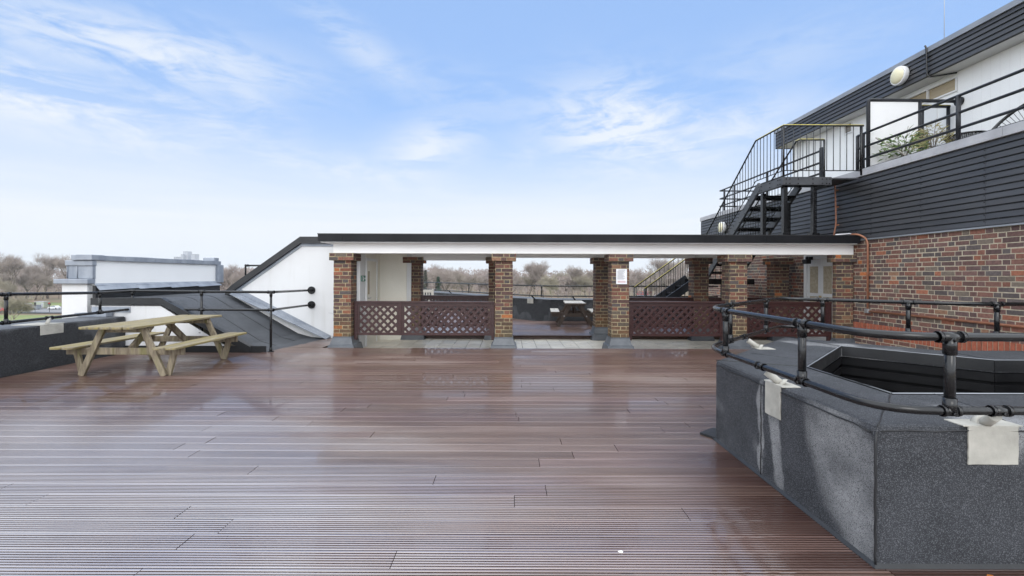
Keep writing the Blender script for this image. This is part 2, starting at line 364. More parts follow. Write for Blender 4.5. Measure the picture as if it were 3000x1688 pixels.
def part(name, mb, m, parent, local=False, bevel=0, label=None):
    off = (0, 0, 0) if local else wpos(parent)
    o = bpy.data.objects.new(name, mb.mesh(name, m, off, bevel)); COL.objects.link(o); o.parent = parent
    if label: o['label'] = label
    return o
def solo(name, mb, m, label, cat, group=None, kind=None, loc=(0, 0, 0), bevel=0):
    o = bpy.data.objects.new(name, mb.mesh(name, m, loc, bevel)); COL.objects.link(o); o.location = loc
    return tag(o, label, cat, group, kind)
def struct(name, mb, m, bevel=0):
    o = bpy.data.objects.new(name, mb.mesh(name, m, (0, 0, 0), bevel)); COL.objects.link(o); o['kind'] = 'structure'
    return o
def copy_tree(o, parent=None):
    c = o.copy(); COL.objects.link(c)
    if parent: c.parent = parent
    for ch in list(o.children): copy_tree(ch, c)
    return c
def fillet(pts, rad, n=5):
    pts = [Vector(p) for p in pts]; out = [pts[0]]
    for i in range(1, len(pts) - 1):
        a, b, c = pts[i - 1], pts[i], pts[i + 1]
        d = min(rad, (a - b).length * .45, (c - b).length * .45)
        p, q = b + (a - b).normalized() * d, b + (c - b).normalized() * d
        for k in range(n + 1):
            t = k / n; out.append(p * (1 - t) ** 2 + b * 2 * t * (1 - t) + q * t * t)
    out.append(pts[-1]); return out
def lin(a, b, t): return a + (b - a) * t

# ------------------------------------------------------------------ timber decks
def deck_rows(mb, y0, y1, xr, seed):
    rg = random.Random(seed); pitch = .151; n = int((y1 - y0) / pitch) + 1
    for i in range(n):
        ya = y1 - (i + 1) * pitch; yb = ya + pitch - .0065
        if yb < y0: break
        for (xa, xb) in xr((ya + yb) / 2):
            x = xa - rg.uniform(0, 3.4)
            while x < xb:
                x2 = x + rg.choice((3.6, 3.0, 4.2, 2.4)); a, b = max(x, xa), min(x2 - .004, xb)
                if b - a > .03:
                    t = rg.uniform(.88, 1.08); c = (t, t * rg.uniform(.97, 1.03), t * rg.uniform(.96, 1.04)); dz = rg.uniform(-.0012, .0012)
                    prof = [(ya, -.028), (ya, -.0012)]; dk = [1]; k = 7; rp = (yb - ya) / k
                    for j in range(k):
                        s = ya + j * rp
                        prof += [(s + .05 * rp, -.0006), (s + .22 * rp, 0.), (s + .55 * rp, 0.), (s + .72 * rp, -.0006), (s + .78 * rp, -.0065), (s + .98 * rp, -.0065)] if j < k - 1 else [(s + .12 * rp, -.0008), (s + .30 * rp, 0.), (s + .9 * rp, 0.), (yb, -.003)]
                    prof.append((yb, -.028)); m = len(prof)
                    sk = rg.uniform(-.002, .002); d = (c[0] * .24, c[1] * .22, c[2] * .21)
                    va = [(a, y, z + dz) for y, z in prof]; vb = [(b, y + sk, z + dz) for y, z in prof]
                    for q in range(m - 1):      # dirt sits in the grooves and in the gaps
                        mb.add([va[q], vb[q], vb[q + 1], va[q + 1]], [(0, 1, 2, 3)], d if min(prof[q][1], prof[q + 1][1]) < -.004 else c)
                    mb.add(va, [tuple(range(m))], d); mb.add(vb, [tuple(range(m - 1, -1, -1))], d)
                x = x2
def front_x(y):
    hi = 6.74
    if 2.33 < y < 4.0: hi = 1.95
    elif 4.0 <= y < 5.5: hi = 1.95 + (y - 4.0)
    lo = -6.9 if y < 8.46 else -4.5
    if y > 9.04: hi = -3.62; lo = -4.42 + (y - 8.5) * .2
    return [(lo, hi)]
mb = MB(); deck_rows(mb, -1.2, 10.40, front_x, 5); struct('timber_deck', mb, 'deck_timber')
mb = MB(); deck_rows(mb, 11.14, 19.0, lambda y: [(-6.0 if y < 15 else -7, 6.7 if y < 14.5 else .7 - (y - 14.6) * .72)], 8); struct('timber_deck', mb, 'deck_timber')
mb = MB(); mb.box((-6.98, -1.3, -.16), (1.95, 8.5, -.031)); mb.box((1.94, -1.3, -.16), (6.74, 2.35, -.0315)); mb.box((-4.4, 8.5, -.16), (6.75, 9.02, -.0312)); mb.box((-4.4, 9.0, -.16), (-3.63, 10.4, -.0315)); struct('deck_subfloor', mb, 'joint')
mb = MB(); mb.box((-6.6, 11.12, -.12), (6.7, 11.135, .002)); mb.box((-3.62, 9.02, -.12), (6.74, 9.035, -.002)); struct('deck_riser', mb, 'deck_edge')
mb = MB(); mb.box((-7, 11.14, -.16), (6.7, 19.2, -.032)); struct('deck_subfloor', mb, 'joint')
# paved strip under the canopy
mb = MB()
for i in range(36):
    for j in range(7):
        x, y = -3.9 + i * .3 + (0), 9.04 + j * .3
        if x + .3 > 6.8: continue
        t = rnd.uniform(.86, 1.06); mb.box((x + .003, y + .003, -.14), (x + .295, y + .295, -.1 + rnd.uniform(-.002, .002)), (t, t, t * .98))
struct('tile_floor', mb, 'paving', .003)
mb = MB(); mb.box((-3.9, 9.03, -.18), (6.78, 11.13, -.108)); struct('tile_bed', mb, 'joint')

# ------------------------------------------------------------------ brickwork
PAL = [(.080, .054, .054, 6), (.098, .060, .057, 7), (.125, .068, .058, 6), (.15, .072, .056, 3), (.19, .080, .053, 1.3), (.33, .12, .05, .25), (.075, .066, .068, 4), (.105, .09, .078, 2), (.19, .115, .08, .8)]
def brick_col(rg, k=1.0, red=0):
    w = [p[3] * (1 + (red if p[0] > .19 else 0)) for p in PAL]; p = rg.choices(PAL, w)[0]; t = rg.uniform(.84, 1.22) * k * 1.32
    return (p[0] * t * 1.03, p[1] * t, p[2] * t * .93)
def brick_face(mb, o, u, n, length, z0, rows, seed, ch=.075, start=0, pitch=.3375, skip=None, red=0, dirt=0, proud=.0035, tone=1.0):
    rg = random.Random(seed); o, u, n = Vector(o), Vector(u), Vector(n)
    for r in range(rows):
        x = -(.16875 if (r + start) % 2 else 0) - .05; k = 0; z = z0 + r * ch
        while x < length:
            w = pitch * 2 / 3 if k % 2 == 0 else pitch / 3
            if rg.random() < .06: w = pitch / 3
            a, b = max(0, x + .0052), min(length, x + w - .0052)
            if b - a > .02 and not (skip and skip((a + b) / 2, z + ch / 2)):
                pr = proud + rg.uniform(-.003, .003); j = lambda q=.0022: rg.uniform(-q, q)
                c = brick_col(rg, tone, red)
                if dirt and r < 7:
                    f = (7 - r) / 7 * dirt; c = (lin(c[0], .105, f), lin(c[1], .078, f), lin(c[2], .032, f))
                p = lambda uu, zz, nn: tuple(o + u * uu + n * nn + Vector((0, 0, zz)))
                zb, zt = z + .0054, z + ch - .0054
                a0, a1, b0, b1 = a + j(), a + j(), b + j(), b + j(); za, zb2, zc, zd = zb + j(), zb + j(), zt + j(), zt + j(); e = .004
                mb.add([p(a0, za, -.03), p(b0, zb2, -.03), p(b1, zc, -.03), p(a1, zd, -.03),
                        p(a0, za, pr - e), p(b0, zb2, pr - e), p(b1, zc, pr - e), p(a1, zd, pr - e),
                        p(a0 + e, za + e, pr), p(b0 - e, zb2 + e, pr), p(b1 - e, zc - e, pr), p(a1 + e, zd - e, pr)],
                       [(0, 1, 5, 4), (1, 2, 6, 5), (2, 3, 7, 6), (3, 0, 4, 7), (4, 5, 9, 8), (5, 6, 10, 9), (6, 7, 11, 10), (7, 4, 8, 11), (8, 9, 10, 11)], c)
            x += w; k += 1
W = .34
def column(x, y, label, seed, zb=-.1, group='brick columns holding up the canopy', D=.34):
    t = thing('brick_column', label, 'column', (x, y, zb), 0, group)       # x, y: front left corner
    x1, y1 = x + W, y + D
    core = MB().box((x, y, .17), (x1, y1, 1.70)); bm_ = MB()
    z0 = .2; ch = .0755
    for (o, u, n, k) in (((x, y, 0), (1, 0, 0), (0, -1, 0), 0), ((x1, y, 0), (0, 1, 0), (1, 0, 0), 1), ((x, y1, 0), (0, -1, 0), (-1, 0, 0), 1), ((x1, y1, 0), (-1, 0, 0), (0, 1, 0), 0)):
        brick_face(bm_, o, u, n, W if n[1] else D, z0, 20, seed + k * 7 + int(n[0]) * 3, ch=ch, start=k, dirt=.55, red=.35, tone=.72)
    s = part('shaft', bm_, 'brick', t); part('mortar_bed', core, 'mortar_column', s)
    o_ = .066; cm = MB(); core2 = MB().box((x - o_, y - o_, 1.703), (x1 + o_, y1 + o_, 1.846))
    for (o, u, n, k, l) in (((x - o_, y - o_, 0), (1, 0, 0), (0, -1, 0), 0, W + 2 * o_), ((x1 + o_, y - o_, 0), (0, 1, 0), (1, 0, 0), 1, D + 2 * o_), ((x - o_, y1 + o_, 0), (0, -1, 0), (-1, 0, 0), 1, D + 2 * o_), ((x1 + o_, y1 + o_, 0), (-1, 0, 0), (0, 1, 0), 0, W + 2 * o_)):
        brick_face(cm, o, u, n, l, 1.70, 2, seed + 91 + k, ch=.073, start=k, red=1.6, tone=.8)
    c = part('cap', cm, 'brick', t); part('mortar_bed', core2, 'mortar_column', c)
    b = MB(); a1, a2, a3 = .012, .055, .088
    def ring(q, z): return [(x - q, y - q, z), (x1 + q, y - q, z), (x1 + q, y1 + q, z), (x - q, y1 + q, z)]
    vs = ring(a1, .205) + ring(a1 + .004, .175) + ring(a2, .055) + ring(a3 - .01, .045) + ring(a3 + .02, zb + .002); fs = []
    for r in range(4):
        for k in range(4): fs.append((r * 4 + k, (r + 1) * 4 + k, (r + 1) * 4 + (k + 1) % 4, r * 4 + (k + 1) % 4))
    b.add(vs, fs + [(0, 1, 2, 3)]); part('base_flashing', b, 'lead_dark', t)
    return t
FY, BY = 9.13, 10.97
col_notice = None
column(-3.44, FY, 'leftmost front brick column of the canopy, beside the white gable wall', 100)
column(-.262, FY, 'front brick column left of the middle opening, end of the left lattice', 200)
column(2.03, FY, 'front brick column with a white paper notice on it', 300)
column(4.35, FY, 'front brick column behind the corner of the black tube railing', 400)
column(-2.42, BY, 'rear brick column half hidden by the cream wall under the canopy', 500)
column(-.47, BY, 'rear brick column just behind and left of the middle front column', 600)
column(2.06, BY, 'rear brick column right beside the one with the notice', 700)
column(4.385, BY, 'rear brick column in front of the lower stair flight', 800)
column(6.44, FY, 'right end brick pier of the canopy against the brick wall', 900, D=.1)
column(6.29, BY, 'rear brick pier left of the white glazed doors', 950)

# ------------------------------------------------------------------ canopy
cp = thing('canopy', 'long flat canopy with dark felt fascia and white beam on brick columns', 'canopy', (1.6, 9.1, 1.85))
poly = [(-3.67, 8.92), (6.76, 8.92), (6.76, 10.5), (5.06, 10.5), (5.06, 11.36), (-3.67, 11.36)]
rf = MB().prism(poly, 2.060, 2.213)
for x in (-3.2, .28, 2.9, 4.95): rf.box((x, 8.914, 2.063), (x + .006, 8.9215, 2.2145))
part('roof', rf, 'felt_fascia', cp)
part('drip_edge', MB().prism([(-3.678, 8.912), (6.765, 8.912), (6.765, 8.96), (-3.678, 8.96)], 2.199, 2.216), 'felt_dark', cp)
bm_ = MB().box((-3.452, 9.13, 1.8465), (6.785, 9.46, 2.0435)); part('beam', bm_, 'lifted_render', cp, bevel=.006)
bm_ = MB().box((-2.4, 10.97, 1.8465), (5.0, 11.27, 2.0435)); part('beam', bm_, 'lifted_render', cp)
bm_ = MB().box((-2.36, 10.955, 1.775), (-.3, 11.255, 1.845)); part('beam', bm_, 'lifted_render', cp)
for x in (2.06, 4.4): part('cross_beam', MB().box((x, 9.462, 1.8475), (x + .3, 10.968, 2.043)), 'white_render', cp)
part('ceiling', MB().prism([(-3.63, 8.95), (6.72, 8.95), (6.72, 10.47), (5.03, 10.47), (5.03, 11.33), (-3.63, 11.33)], 2.044, 2.0595), 'white_paint', cp)

# ------------------------------------------------------------------ lattice fences
def fence(x0, x1, y, z0, z1, label, mids=(), group='lattice fence panels between the brick columns', pitch=.155, posts=True):
    t = thing('lattice_fence', label, 'fence', ((x0 + x1) / 2, y, -.1), 0, group)
    fr = .05; pw = .062
    xs = [x0] + list(mids) + [x1]
    for x in xs: part('post', MB().box((x - pw / 2, y - .04, z0 - (.09 if x in (x0, x1) else .0)), (x + pw / 2, y + .04, z1)), 'stained_timber', t, bevel=.004)
    part('top_rail', MB().box((x0 - .03, y - .055, z1 + .0015), (x1 + .03, y + .055, z1 + .036)), 'stained_timber', t, bevel=.005)
    for a, b in zip(xs[:-1], xs[1:]):
        a += pw / 2 + .001; b -= pw / 2 + .001
        fm = MB().box((a, y - .025, z0), (b, y + .025, z0 + fr)).box((a, y - .025, z1 - fr * 1.3), (b, y + .025, z1)).box((a, y - .0245, z0 + fr), (a + fr * .8, y + .0245, z1 - fr * 1.3)).box((b - fr * .8, y - .0245, z0 + fr), (b, y + .0245, z1 - fr * 1.3))
        pn = part('panel_frame', fm, 'stained_timber', t)
        l = MB(); xa, xb, za, zb = a + fr * .8 - .004, b - fr * .8 + .004, z0 + fr - .004, z1 - fr * 1.3 + .004
        for sg, yy in ((1, y - .006), (-1, y + .006)):
            c = -3.0
            while c < (xb - xa) + 3:
                # line x = xa + c + sg*(z - za)
                p, q = xa + c, xa + c + sg * (zb - za); zs = [za, zb]
                pts = []
                for xx, zz in ((p, za), (q, zb)):
                    if xx < xa: zz = za + (xa - p) * sg; xx = xa
                    elif xx > xb: zz = za + (xb - p) * sg; xx = xb
                    pts.append((xx, zz))
                ok = abs(pts[0][0] - pts[1][0]) > .03 and all(za - .001 <= z <= zb + .001 for _, z in pts)
                if ok: l.bar((pts[0][0], yy, pts[0][1]), (pts[1][0], yy, pts[1][1]), .010, .046, up=(sg * -.7, 0, .7))
                c += pitch
        part('lattice', l, 'stained_timber', pn)
    return t
fence(-3.05, -.31, 9.30, .215, .86, 'front left lattice fence of two panels beside the white gable wall', mids=(-2.16,))
fence(2.43, 4.29, 9.30, .215, .875, 'front lattice fence between the notice column and the next column')
fence(4.75, 6.42, 9.30, .215, .875, 'front lattice fence at the right end beside the white glazed doors')
fence(-2.06, -.50, 11.06, .20, .905, 'rear left lattice fence seen behind the front left one')
fence(2.43, 4.36, 11.06, .20, .875, 'rear lattice fence in front of the lower stair flight')
fence(4.77, 6.26, 11.06, .20, .875, 'rear right lattice fence behind the black tube railing')

# ------------------------------------------------------------------ notice and exit sign
nt_ = thing('notice', 'white printed paper notice fixed to a front brick column', 'notice', (2.2, 9.112, 1.4))
part('sheet', MB().box((2.112, 9.108, 1.256), (2.322, 9.116, 1.553)), 'paper', nt_)
li = MB()
li.box((2.155, 9.1055, 1.528), (2.285, 9.1075, 1.537))
for k in range(14): li.box((2.135, 9.1055, 1.512 - k * .0125), (2.135 + rnd.uniform(.10, .17), 9.1075, 1.5165 - k * .0125))
part('text_lines', li, 'ink', nt_)
part('text_block', MB().box((2.14, 9.1055, 1.285), (2.295, 9.1075, 1.322)), 'ink_red', nt_)

# ------------------------------------------------------------------ white gabled roof house on the left
rh = thing('roof_house', 'white rendered roof house with a sloping dark gable coping left of the canopy', 'building', (-4.6, 10.5, 0))
gp = [(-3.30, -.1), (-3.30, 2.10), (-4.66, 2.10), (-6.20, 1.02), (-6.20, -.1)]
wm = MB().slab([(x, 10.45, z) for x, z in gp], (0, .2, 0))
wm.box((-3.36, 9.5, -.1), (-3.04, 10.93, 2.025)).box((-3.36, 10.93, -.1), (-2.295, 11.1, 2.0245))
part('wall', wm, 'white_render', rh)
part('inner_wall', MB().box((-3.04, 9.86, -.1), (-3.032, 10.93, 1.98)).box((-3.03, 10.918, -.1), (-2.4, 10.929, 1.98)), 'cream_paint', rh)
# coping follows the gable: sloped run then flat run, with a lead drip below
def band(pts, w, y0, y1):
    m = MB()
    up = [(x, z + w) for x, z in pts]; n = len(pts)
    vs = [(x, y0, z) for x, z in pts] + [(x, y0, z) for x, z in up] + [(x, y1, z) for x, z in pts] + [(x, y1, z) for x, z in up]; fs = []
    for i in range(n - 1):
        fs += [(i, i + 1, n + i + 1, n + i), (2 * n + i + 1, 2 * n + i, 3 * n + i, 3 * n + i + 1), (n + i, n + i + 1, 3 * n + i + 1, 3 * n + i), (i + 1, i, 2 * n + i, 2 * n + i + 1)]
    fs += [(0, n, 3 * n, 2 * n), (n - 1, 2 * n - 1 + 0, 4 * n - 1, 3 * n - 1)]
    return m.add(vs, fs)
part('coping', band([(-6.33, .90), (-6.16, 1.05), (-4.66, 2.12), (-3.5, 2.12)], .15, 10.36, 10.68), 'felt_dark', rh)
part('coping_flashing', band([(-6.12, 1.015), (-4.65, 2.06), (-3.46, 2.06)], .06, 10.425, 10.449), 'lead', rh)
rp = [(-3.62, 2.10), (-4.66, 2.10), (-6.22, 1.0), (-6.22, .5), (-3.62, .5)]
part('roof', MB().slab([(x, 10.66, z) for x, z in rp], (0, 3.2, 0)), 'felt_roofing', rh)
fl = MB(); a = Vector((-6.15, 10.438, .93)); 
for k in range(3):
    t0, t1 = k / 3, (k + 1) / 3 + (.012 if k < 2 else 0)
    p0 = (lin(-6.13, -4.0, t0), lin(.98, -.005, t0)); p1 = (lin(-6.13, -4.0, t1), lin(.98, -.005, t1)); e = .003 * k
    fl.slab([(p0[0], 10.44 - e, p0[1] - .02), (p1[0], 10.44 - e, p1[1] - .02), (p1[0], 10.44 - e, p1[1] + .16 - .1 * t1), (p0[0], 10.44 - e, p0[1] + .16 - .1 * t0)], (0, .009, 0))
    fl.slab([(p0[0], 10.20, p0[1] - .0), (p1[0], 10.20, p1[1] - .0), (p1[0], 10.43, p1[1] + .03), (p0[0], 10.43, p0[1] + .03)], (0, 0, .014 + .003 * k))
part('roof_flashing', fl, 'lead', rh)
part('crack', MB().tube([(-4.05 + k * .062, 10.4495, .56 - .006 * k + rnd.uniform(-.012, .012)) for k in range(11)], .0035, 4), 'coping_stone', rh)
dr = part('door', MB().box((-3.036, 9.90, -.1), (-3.026, 10.62, 1.72)), 'cream_paint', rh)
part('frame', MB().box((-3.031, 9.84, -.1), (-3.012, 9.90, 1.78)).box((-3.031, 10.62, -.1), (-3.012, 10.68, 1.78)).box((-3.0305, 9.90, 1.72), (-3.0125, 10.62, 1.78)), 'white_paint', dr)
part('handle', MB().tube([(-3.02, 9.97, .92), (-2.98, 9.97, .92), (-2.98, 10.06, .92)], .01, 6), 'galvanised', dr)
part('vision_panel', MB().box((-3.0255, 9.98, 1.0), (-3.022, 10.1, 1.5)), 'blind', dr)
es = thing('exit_sign', 'small green exit sign with white symbols beside the cream door', 'sign', (-3.02, 9.7, 1.35))
part('plate', MB().box((-3.036, 9.545, 1.285), (-3.022, 9.81, 1.405)), 'sign_green', es)
g = MB(); xx = (-3.0215, -3.019)
def sg(y0, y1, z0, z1): g.box((xx[0], y0, z0), (xx[1], y1, z1))
sg(9.56, 9.567, 1.30, 1.39); sg(9.62, 9.627, 1.30, 1.39); sg(9.567, 9.62, 1.383, 1.39)                    # doorway
sg(9.65, 9.668, 1.372, 1.39); g.bar((-3.02, 9.66, 1.368), (-3.02, 9.672, 1.33), .0025, .016, up=(1, 0, 0)); g.bar((-3.02, 9.672, 1.332), (-3.02, 9.69, 1.30), .0025, .011, up=(1, 0, 0)); g.bar((-3.02, 9.67, 1.332), (-3.02, 9.645, 1.302), .0025, .011, up=(1, 0, 0)); g.bar((-3.02, 9.66, 1.36), (-3.02, 9.69, 1.345), .0025, .009, up=(1, 0, 0))
part('figure', g, 'paper', es); g = MB()
g.slab([(-3.0205, 9.725, 1.338), (-3.0205, 9.764, 1.338), (-3.0205, 9.764, 1.352), (-3.0205, 9.725, 1.352)], (.002, 0, 0)).slab([(-3.0205, 9.765, 1.315), (-3.0205, 9.80, 1.345), (-3.0205, 9.765, 1.375)], (.002, 0, 0))
part('arrow', g, 'paper', es)

# ------------------------------------------------------------------ low felt roof between the deck and the gable
fr_ = thing('felt_roof', 'low sloping mineral felt roof with a white end wall behind the picnic table', 'roof', (-5.8, 9.4, 0))
prof = [(-7.72, .955), (-6.36, .975), (-6.2, .93), (-4.95, .10), (-4.65, .02), (-4.30, -.012)]
sm = MB(); n = len(prof); ys = [8.5, 9.1, 9.8, 10.46]
sk = lambda x, y: x + (.22 * (y - 8.5) / 2 if x > -6 else 0)
vs = [(sk(x, y), y, z) for y in ys for x, z in prof]
fs = [(r * n + i, r * n + i + 1, (r + 1) * n + i + 1, (r + 1) * n + i) for r in range(3) for i in range(n - 1)]
sm.add(vs, fs); sm.slab([(-7.72, 10.46, .955), (-6.36, 10.46, .955), (-6.36, 13.5, .955), (-7.72, 13.5, .955)], (0, 0, -.3))
part('slope', sm, 'felt_roofing', fr_)
seam = MB()
for y in (9.15, 9.8):
    for i in range(n - 2):
        x0, z0 = prof[i]; x1, z1 = prof[i + 1]; seam.slab([(sk(x0, y), y, z0 + .001), (sk(x1, y), y, z1 + .001), (sk(x1, y), y + .012, z1 + .001), (sk(x0, y), y + .012, z0 + .001)], (0, 0, .006))
part('felt_seam', seam, 'felt_dark', fr_)
part('end_wall', MB().slab([(-7.6, 8.5, -.05), (-7.6, 8.5, .84), (-6.36, 8.5, .84), (-4.9, 8.5, -.05)], (0, -.02, 0)), 'white_render', fr_)
part('coping', band([(-7.6, .855), (-6.33, .865), (-4.70, -.02)], .125, 8.44, 8.56), 'felt_dark', fr_)
part('upstand', MB().box((-7.0, 8.462, -.03), (-4.42, 8.479, .115)), 'felt_dark', fr_)
part('flashing', MB().box((-7.6, 8.464, .72), (-6.9, 8.477, .82)).box((-7.76, 8.3, .655), (-7.2, 8.46, .72)), 'lead', fr_)

# ------------------------------------------------------------------ lead capped parapet
pw = thing('parapet_wall', 'white parapet wall with stepped lead caps at the roof edge on the left', 'wall', (-7.95, 10.4, 0))
part('wall', MB().box((-8.1, 8.76, .3), (-7.8, 12.42, 1.70)), 'lifted_render', pw)
part('pier', MB().box((-8.337, 8.66, -.3), (-7.86, 9.2, 1.232)), 'white_render', pw, bevel=.008)
part('pier_cap', MB().box((-8.42, 8.58, 1.234), (-7.785, 8.75, 1.325)), 'lead', pw, bevel=.012)
lb = MB().box((-8.25, 8.68, 1.327), (-7.78, 8.752, 1.60)); part('lead_cheek', lb, 'lead', pw, bevel=.01)
part('lead_cheek', MB().box((-8.28, 8.655, 1.57), (-7.765, 8.757, 1.672)), 'lead', pw, bevel=.014)
part('lead_roll', MB().tube([(-8.06, 8.672, 1.34), (-8.06, 8.672, 1.57)], .009, 6).tube([(-8.245, 8.672, 1.34), (-8.245, 8.672, 1.57)], .009, 6), 'lead', pw)
cap = MB(); 
for k in range(5):
    y0 = 8.62 + k * .78; cap.box((-8.13 - .002 * (k % 2), y0, 1.674), (-7.75 + .003 * (k % 2), y0 + .774, 1.772 + .003 * (k % 2)))
part('coping', cap, 'lead', pw, bevel=.008)
part('coping', MB().box((-8.04, 8.615, 1.68), (-7.74, 8.9, 1.778)), 'lead', pw, bevel=.008)
part('end_cap', MB().box((-8.12, 12.35, 1.2), (-7.70, 12.55, 1.672)).box((-8.1, 12.3, 1.775), (-7.80, 12.5, 1.86)), 'lead', pw, bevel=.01)
fs_ = MB()
for k in range(4):
    y0 = 8.72 + k * .93; fs_.slab([(-7.797, y0, 1.235), (-7.797, y0 + .925, 1.235), (-7.68 - .008 * (k % 2), y0 + .925, 1.13), (-7.68 + .006 * (k % 2), y0, 1.11)], (.012, 0, .006))
part('apron_flashing', fs_, 'lead', pw)
part('upstand', MB().box((-7.80, 8.7, .95), (-7.74, 12.45, 1.2)), 'felt_dark', pw)
part('base_flashing', MB().box((-8.0, 8.63, .56), (-7.6, 8.656, .70)), 'lead', pw)

# ------------------------------------------------------------------ kerbs at the roof edge
def ragged(a0, a1, b0, b1, q, rg, n=7):
    pts = []
    for (p, r) in (((a0, b0), (a1, b0)), ((a1, b0), (a1, b1)), ((a1, b1), (a0, b1)), ((a0, b1), (a0, b0))):
        for k in range(n): t = k / n; pts.append((lin(p[0], r[0], t) + rg.uniform(-q, q), lin(p[1], r[1], t) + rg.uniform(-q, q)))
    return pts
def patch_mb(face, a0, a1, z0, z1, depth, axis):
    # painted repair sheet folded over the kerb edge, edges cut by hand
    m = MB(); rg = random.Random(int(a0 * 100)); f = ragged(a0, a1, z0, z1 + .003, .002, rg); t = ragged(a0 - .02, a1 + .02, face - .004 * (1 if depth > 0 else -1), face + depth, .003, rg)
    if axis == 'x':
        m.slab([(face + .003, y, z) for y, z in f], (-.009, 0, 0)); m.slab([(x, y, z1 - .002) for y, x in t], (0, 0, .008))
    else:
        m.slab([(x, face + .003, z) for x, z in f], (0, -.009, 0)); m.slab([(x, y, z1 - .002) for x, y in t], (0, 0, .008))
    return m
kb = thing('roof_kerb', 'dark felt covered roof kerb along the left edge of the deck', 'kerb', (-7.35, 4, 0))
part('upstand', MB().box((-7.75, -1.5, -.1), (-6.98, 8.47, .642)), 'mineral_felt_wet', kb, bevel=.02)
part('top_sheet', MB().box((-7.74, -1.49, .643), (-7.0, 8.45, .647)), 'felt_top', kb)
part('repair_patch', MB().box((-6.984, 6.92, .50), (-6.974, 7.28, .645)).box((-7.4, 6.9, .6475), (-6.975, 7.3, .653)), 'repair_paint', kb, bevel=.003)

# ------------------------------------------------------------------ roof lightwell
lw = thing('roof_lightwell', 'angular lightwell with a grey felt kerb in the right foreground', 'lightwell', (3.6, 3.7, 0))
OUT = [(1.80, 2.27), (1.80, 4.03), (3.33, 5.60), (4.30, 4.63), (6.1, 4.63), (6.1, 2.27)]
INN = [(2.40, 2.90), (2.41, 3.74), (3.48, 4.86), (4.25, 4.06), (5.5, 4.06), (5.5, 2.90)]
H = .69
kb2 = MB(); n = 6
NS = 8   # each side cut into strips so that the edges can be softened
o3 = OUT; vs = [(x, y, -.03) for x, y in OUT] + [(x, y, H - .0) for x, y in OUT] + [(x, y, H) for x, y in INN] + [(x, y, .585) for x, y in INN]
fs = []
for i in range(n):
    j = (i + 1) % n
    fs += [(j, i, n + i, n + j), (n + j, n + i, 2 * n + i, 2 * n + j), (2 * n + j, 2 * n + i, 3 * n + i, 3 * n + j)]
kb2.add(vs, fs); kerb_ob = part('kerb', kb2, 'mineral_felt', lw, bevel=.026)
lap = lambda pts, r: part('felt_lap', MB().tube(pts, r, 5), 'felt_dark', lw)
for (ax, ay), (bx, by) in (((1.80, 2.27), (2.40, 2.90)), ((1.80, 4.03), (2.41, 3.74)), ((3.33, 5.6), (3.48, 4.86)), ((4.30, 4.63), (4.25, 4.06))):
    pts = [(lin(ax, bx, k / 6) + rnd.uniform(-.008, .008), lin(ay, by, k / 6) + rnd.uniform(-.008, .008), H + .001) for k in range(7)]; lap(pts, .004)
pts = [(1.797, 2.268, z) for z in [k * .06 for k in range(12)]]; lap([(x + rnd.uniform(-.003, .003), y + rnd.uniform(-.003, .003), z) for x, y, z in pts], .006)
lap([(1.797 + rnd.uniform(-.003, .003), lin(2.3, 4.0, k / 14), .655 + rnd.uniform(-.006, .006)) for k in range(15)], .004)
lap([(lin(1.82, 3.4, k / 12), 2.267 + rnd.uniform(-.003, .003), .668 + rnd.uniform(-.005, .005)) for k in range(13)], .004)
lap([(1.798 + rnd.uniform(-.003, .003), 3.30 + rnd.uniform(-.004, .004), z) for z in [k * .05 for k in range(14)]], .004)
lap([(2.5, 2.3, H), (2.62, 2.6, H), (2.66, 2.9, H)], .003); lap([(2.3, 4.4, H), (2.55, 4.1, H), (2.75, 4.1, H)], .003)
part('base_fillet', MB().slab([(1.783, 2.255, .003), (1.783, 4.05, .003), (1.803, 4.03, .02), (1.803, 2.27, .02)], (0, 0, -.02)).slab([(1.783, 2.252, .003), (6.0, 2.252, .003), (6.0, 2.273, .02), (1.80, 2.273, .02)], (0, 0, -.02)), 'felt_dark', lw)
part('base_fillet', MB().prism([(1.80, 4.03), (1.72, 4.16), (1.9, 4.3), (2.0, 4.2)], .002, .02), 'felt_dark', lw)
ln = MB()
for i in range(n):
    (ax, ay), (bx, by) = INN[i], INN[(i + 1) % n]
    d = Vector((bx - ax, by - ay, 0)).normalized(); nn = Vector((d.y, -d.x, 0)) * .012
    for k in range(24):
        zt = .575 - k * .10
        ln.slab([(ax + nn.x * .3, ay + nn.y * .3, zt), (bx + nn.x * .3, by + nn.y * .3, zt), (bx + nn.x * .7, by + nn.y * .7, zt - .070), (ax + nn.x * .7, ay + nn.y * .7, zt - .070)], tuple(-nn * .6))
    ln.slab([(ax - nn.x * 1.5, ay - nn.y * 1.5, .583), (bx - nn.x * 1.5, by - nn.y * 1.5, .583), (bx - nn.x * 1.5, by - nn.y * 1.5, -2.2), (ax - nn.x * 1.5, ay - nn.y * 1.5, -2.2)], tuple(-nn * .4))
part('lining_boards', ln, 'black_gloss', lw)
part('lining_backing', MB().prism(INN, -2.3, -2.21), 'joint', lw)
tr = MB()
for i in range(n):
    (ax, ay), (bx, by) = INN[i], INN[(i + 1) % n]
    tr.slab([(ax, ay, H + .004), (bx, by, H + .004), (bx, by, .595), (ax, ay, .595)], tuple(Vector(((by - ay), -(bx - ax), 0)).normalized() * .006))
part('trim', tr, 'felt_dark', lw)
part('edge_trim', MB().tube([(x, y, H + .003) for x, y in INN], .0045, 5, closed=True), 'metal_strip', lw)
part('floor', MB().prism(INN, -2.2, -2.15), 'joint', lw)
part('repair_patch', patch_mb(2.268, 2.245, 2.49, .505, H, .10, 'y'), 'repair_paint', lw, bevel=.003)
